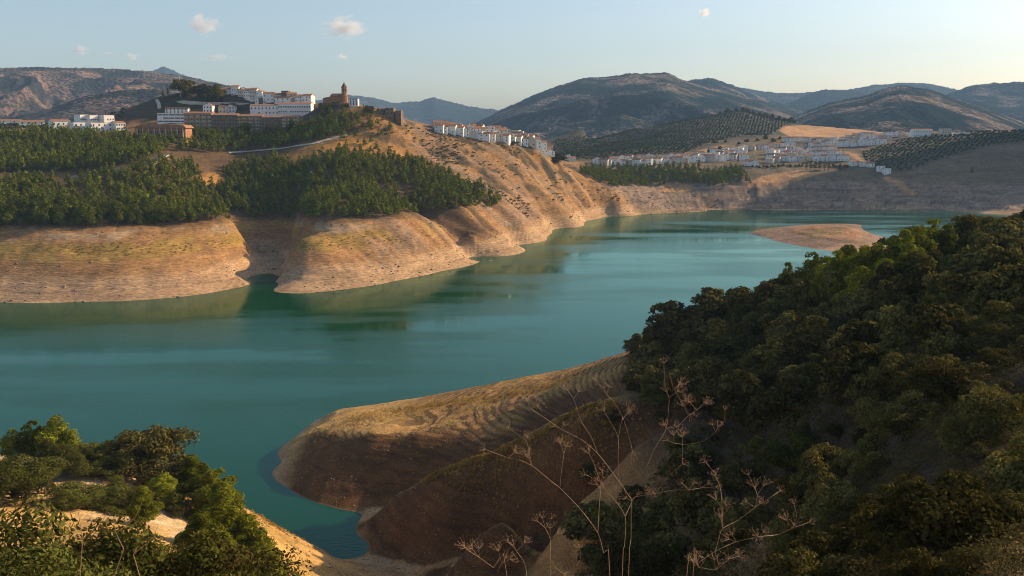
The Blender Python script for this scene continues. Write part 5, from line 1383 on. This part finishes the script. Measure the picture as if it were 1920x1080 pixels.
for i in range(1, nr):
    for j in range(ns):
        t, p = math.pi * i / nr, 2 * math.pi * j / ns
        v.append((math.sin(t) * math.cos(p), math.sin(t) * math.sin(p), -math.cos(t)))
v.append((0, 0, 1))
for j in range(ns):
    f.append((0, 1 + (j + 1) % ns, 1 + j))
    for i in range(nr - 2):
        f.append((1 + i * ns + j, 1 + i * ns + (j + 1) % ns, 1 + (i + 1) * ns + (j + 1) % ns, 1 + (i + 1) * ns + j))
    f.append((1 + (nr - 2) * ns + j, 1 + (nr - 2) * ns + (j + 1) % ns, len(v) - 1))
cme = bpy.data.meshes.new("cloud"); cme.from_pydata(v, [], f); cme.update(); cme.materials.append(M['cloud'])
for i, (px, py, w, h, D, lab) in enumerate([(381, 46, 62, 40, 10500, "compact white cloud left of the middle of the sky"), (645, 52, 100, 40, 10500, "largest white cloud above the church"), (148, 94, 40, 20, 13000, "small faint cloud over the left hand mountain"), (248, 105, 36, 15, 14000, "tiny faint cloud right of the small one on the left"),
        (405, 108, 60, 16, 14500, "flat faint cloud low over the castle hill"), (641, 107, 30, 13, 14500, "tiny faint cloud low above the church tower"), (1320, 24, 24, 22, 10500, "tiny white cloud high on the right side of the sky"), (203, 100, 24, 10, 14000, "faintest wisp of cloud between the two small ones")]):
    x, y, z = P(px, py, D=D)
    o = link("cloud", cme, None, None, (x, y, z))
    o.scale = (w / 2 * D / FOC * 1.25, h / 2 * D / FOC * 1.5, h / 2 * D / FOC * 1.25)
    o.rotation_euler = (0, 0, rnd.uniform(-.2, .2))
    tag(o, lab, "cloud", "small clouds")

# ------------------------------------------------------------------ dry giant fennel stalks close to the camera
def zp(zx, zy, D):                       # coordinates read off an enlarged crop of the photograph, at distance D
    return P(840 + zx * 0.389, 660 + zy * 0.389, D=D)
urn = random.Random(12)
UMB = []
for k in range(5):
    b_ = MB()
    nr = urn.randint(7, 10)
    for j in range(nr):
        a, t = 6.283 * j / nr + urn.uniform(-.2, .2), urn.uniform(.35, 1.15)
        L = urn.uniform(.035, .065)
        d = Vector((math.sin(t) * math.cos(a), math.sin(t) * math.sin(a), math.cos(t)))
        e = d * L + Vector((0, 0, L * .12))
        b_.tube([(0, 0, 0), tuple(d * L * .5), tuple(e)], [.0010, .0008, .0007], 4, False)
        for q in range(3):
            g = e + Vector((urn.uniform(-.009, .009), urn.uniform(-.009, .009), urn.uniform(.004, .013)))
            b_.tube([tuple(e), tuple((e + g) / 2), tuple(g)], [.0005, .0005, .0018 if q < 2 else .0008], 4)
    me = b_.mesh("umbel"); me.materials.append(M['stalk']); UMB.append(me)
def plant(label, D, stems, base_drop=1.2):
    """stems: lists of crop points; an umbel sits on each tip and on the marked nodes"""
    first = Vector(zp(*stems[0][0][0][:2], D))
    g = float(near_h(np.array([first.x]), np.array([D]))[0])
    o = empty("fennel", (first.x, D, g))
    for pts, r0, r1, nodes in stems:
        w = []
        for i, p in enumerate(pts):
            dd = D + (0 if i == 0 else urn.uniform(-.10, .10))
            w.append(Vector(zp(p[0], p[1], dd)))
        if pts is stems[0][0]:
            w.insert(0, Vector((first.x + .02, D + .02, g - .05)))
        q = [p - o.location for p in w]
        fine = []
        for i in range(len(q) - 1):
            for t in (0, .34, .67):
                m0, m1 = (q[min(i + 1, len(q) - 1)] - q[max(i - 1, 0)]) / 2, (q[min(i + 2, len(q) - 1)] - q[i]) / 2
                fine.append(q[i] * (2 * t ** 3 - 3 * t * t + 1) + m0 * (t ** 3 - 2 * t * t + t) * .8 + q[i + 1] * (-2 * t ** 3 + 3 * t * t) + m1 * (t ** 3 - t * t) * .8)
        fine.append(q[-1])
        b_ = MB(); n_ = len(fine)
        b_.tube([tuple(p) for p in fine], [.45 * (r0 + (r1 - r0) * i / (n_ - 1)) + (.0007 if i % 6 == 5 else 0) for i in range(n_)], 6)
        st = b_.build("stem", M['stalk'], o)
        tips = [(q[-1], q[-1] - q[-2])] + [(q[i + (1 if pts is stems[0][0] else 0)], None) for i in nodes]
        for p, dr in tips:
            for rep in range(1 if dr is not None else 2):
                u = bpy.data.objects.new("umbel", urn.choice(UMB)); COL.objects.link(u); u.parent = st
                if dr is None:
                    off = Vector((urn.uniform(-.05, .05), urn.uniform(-.05, .05), urn.uniform(.02, .06)))
                    u.location = p + off
                    tb = MB(); tb.tube([tuple(p), tuple(p + off)], [.0014, .0010], 4); tb.build("twig", M['stalk'], st)
                    dr2 = off
                else:
                    u.location = p; dr2 = dr
                u.rotation_euler = Vector(dr2).to_track_quat('Z', 'Y').to_euler()
                s_ = urn.uniform(.5, .95); u.scale = (s_, s_, s_)
    return tag(o, label, "dry plant", "dry fennel stalks")
plant("dry fennel with two long pale stems forking left of the middle", 5.2, [
    ([(780,1080),(750,970),(722,872),(640,760),(545,660),(500,625),(405,548),(340,520),(290,510),(180,470)], .0046, .0018, [6, 8]),
    ([(722,872),(728,760),(735,660),(742,610),(745,572)], .0036, .0018, [2]),
    ([(405,548),(390,480),(378,430),(340,400),(292,365)], .0022, .0013, [2]),
    ([(540,650),(548,560),(558,490),(540,440)], .0020, .0013, [2]),
    ([(735,655),(700,610),(660,590)], .0020, .0012, [])])
plant("tallest dry fennel with a dark lower stem and wide spreading branches", 5.5, [
    ([(840,1080),(850,940),(855,795),(800,710),(742,640),(700,530),(680,490)], .0052, .0022, [4]),
    ([(855,790),(885,720),(870,690),(800,590),(722,490),(640,420),(545,372),(470,320),(400,272),(380,230)], .0040, .0017, [1, 6, 8]),
    ([(722,490),(690,410),(640,330),(605,225),(575,185),(552,150)], .0028, .0014, [3]),
    ([(820,600),(820,500),(820,412),(790,350),(752,285)], .0026, .0014, []),
    ([(820,412),(838,330),(840,310),(800,240),(765,205),(715,135)], .0024, .0013, [1, 4]),
    ([(845,320),(870,400),(890,480)], .0020, .0012, [])])
plant("dry fennel with a long nearly level branch reaching right", 5.9, [
    ([(870,1085),(882,900),(885,720),(920,695),(1000,682),(1090,665),(1160,665),(1220,655),(1290,650)], .0044, .0018, [4, 6, 7]),
    ([(1000,680),(1060,600),(1130,540)], .0022, .0014, []),
    ([(955,560),(1000,460),(1052,370),(1062,280),(1065,220),(1045,150),(1040,55)], .0028, .0014, [2, 4]),
    ([(1052,370),(1110,355),(1160,305),(1200,280),(1240,250)], .0024, .0013, [2, 3]),
    ([(1065,95),(1090,180),(1140,260),(1165,300)], .0022, .0012, [1, 2]),
    ([(1090,440),(1150,445),(1230,430),(1290,385),(1330,335),(1335,280)], .0022, .0012, [0, 3]),
    ([(1130,540),(1130,470),(1128,410)], .0022, .0013, [2])])
plant("dry fennel on the right with arching branches over the dark oaks", 5.0, [
    ([(1150,1085),(1190,1030),(1290,960),(1390,915),(1500,890),(1590,880),(1660,850),(1740,820)], .0046, .0016, [3, 4, 6]),
    ([(1290,960),(1305,900),(1325,850),(1400,810),(1480,750),(1540,710),(1600,670)], .0030, .0014, [2, 4]),
    ([(1325,850),(1322,760),(1312,650),(1280,580),(1240,528)], .0026, .0013, [1, 2]),
    ([(1480,750),(1490,690),(1470,640),(1448,592)], .0022, .0012, [1]),
    ([(1660,850),(1680,790),(1668,735)], .0020, .0012, [])])
plant("low dry fennel with drooping umbels at the bottom right of the group", 4.6, [
    ([(1180,1085),(1210,1040),(1290,1050),(1350,1000),(1400,985)], .0034, .0014, [1, 2, 3]),
    ([(1210,1040),(1240,1000),(1215,985)], .0022, .0012, [])])
plant("short dry fennel leaning left at the bottom of the group", 4.8, [
    ([(285,1085),(220,1040),(150,990),(110,965),(80,945)], .0040, .0016, [2, 3]),
    ([(240,1060),(260,1020),(300,1000)], .0020, .0012, [1])])
plant("short straight dry fennel between the leaning one and the tall ones", 5.0, [
    ([(495,1085),(494,990),(492,900),(470,850),(455,800)], .0040, .0016, [2, 3]),
    ([(380,1085),(370,1020),(330,960),(288,912)], .0030, .0014, [2]),
    ([(492,1000),(520,1040),(560,1070)], .0020, .0012, []),
    ([(620,1030),(640,990),(632,940)], .0020, .0012, [])])
# few bare twigs rising from the bottom left thicket
for i, (pts, lab) in enumerate([([(150,1080),(155,1010),(147,960)], "bare pale stalk, leftmost in the bottom left thicket"), ([(215,1078),(232,1030),(218,1000),(212,968)], "bare forked twig in the middle of the thicket"), ([(262,1080),(250,1040),(262,1020)], "bare curved twig right of the middle of the thicket")]):
    w = [Vector(P(px, py, D=14.0)) for px, py in pts]
    g = float(near_h(np.array([w[0].x]), np.array([14.0]))[0])
    o = empty("dry_twig", (w[0].x, 14.0, g))
    b_ = MB(); q = [Vector((0, 0, -.1))] + [p - o.location for p in w]
    b_.tube([tuple(p) for p in q], [.009 - .0015 * k for k in range(len(q))], 5); b_.build("stem", M['stalk'], o)
    b_ = MB(); b_.tube([tuple(q[-2]), tuple(q[-2] + Vector((.3, .1, .25))), tuple(q[-2] + Vector((.42, .1, .5)))], [.005, .004, .003], 5); b_.build("twig", M['stalk'], o)
    tag(o, lab, "dry plant")

# ------------------------------------------------------------------ haze: one even box of air round the whole scene
m = bpy.data.materials.new("valley_haze")
m.use_nodes = True
nt = m.node_tree
nt.nodes.remove(nt.nodes["Principled BSDF"])
pv = N(nt, "ShaderNodeVolumePrincipled")
pv.inputs["Color"].default_value = (0.38, 0.62, 0.95, 1)
pv.inputs["Density"].default_value = 0.00006
pv.inputs["Anisotropy"].default_value = 0.0
nt.links.new(pv.outputs[0], nt.nodes["Material Output"].inputs["Volume"])
hz = MB()
hz.box(-17000, 17000, -3000, 9700, -31, 880)
ho = hz.build("haze", m)
tag(ho, "thin bluish summer haze over the valley", kind="stuff")
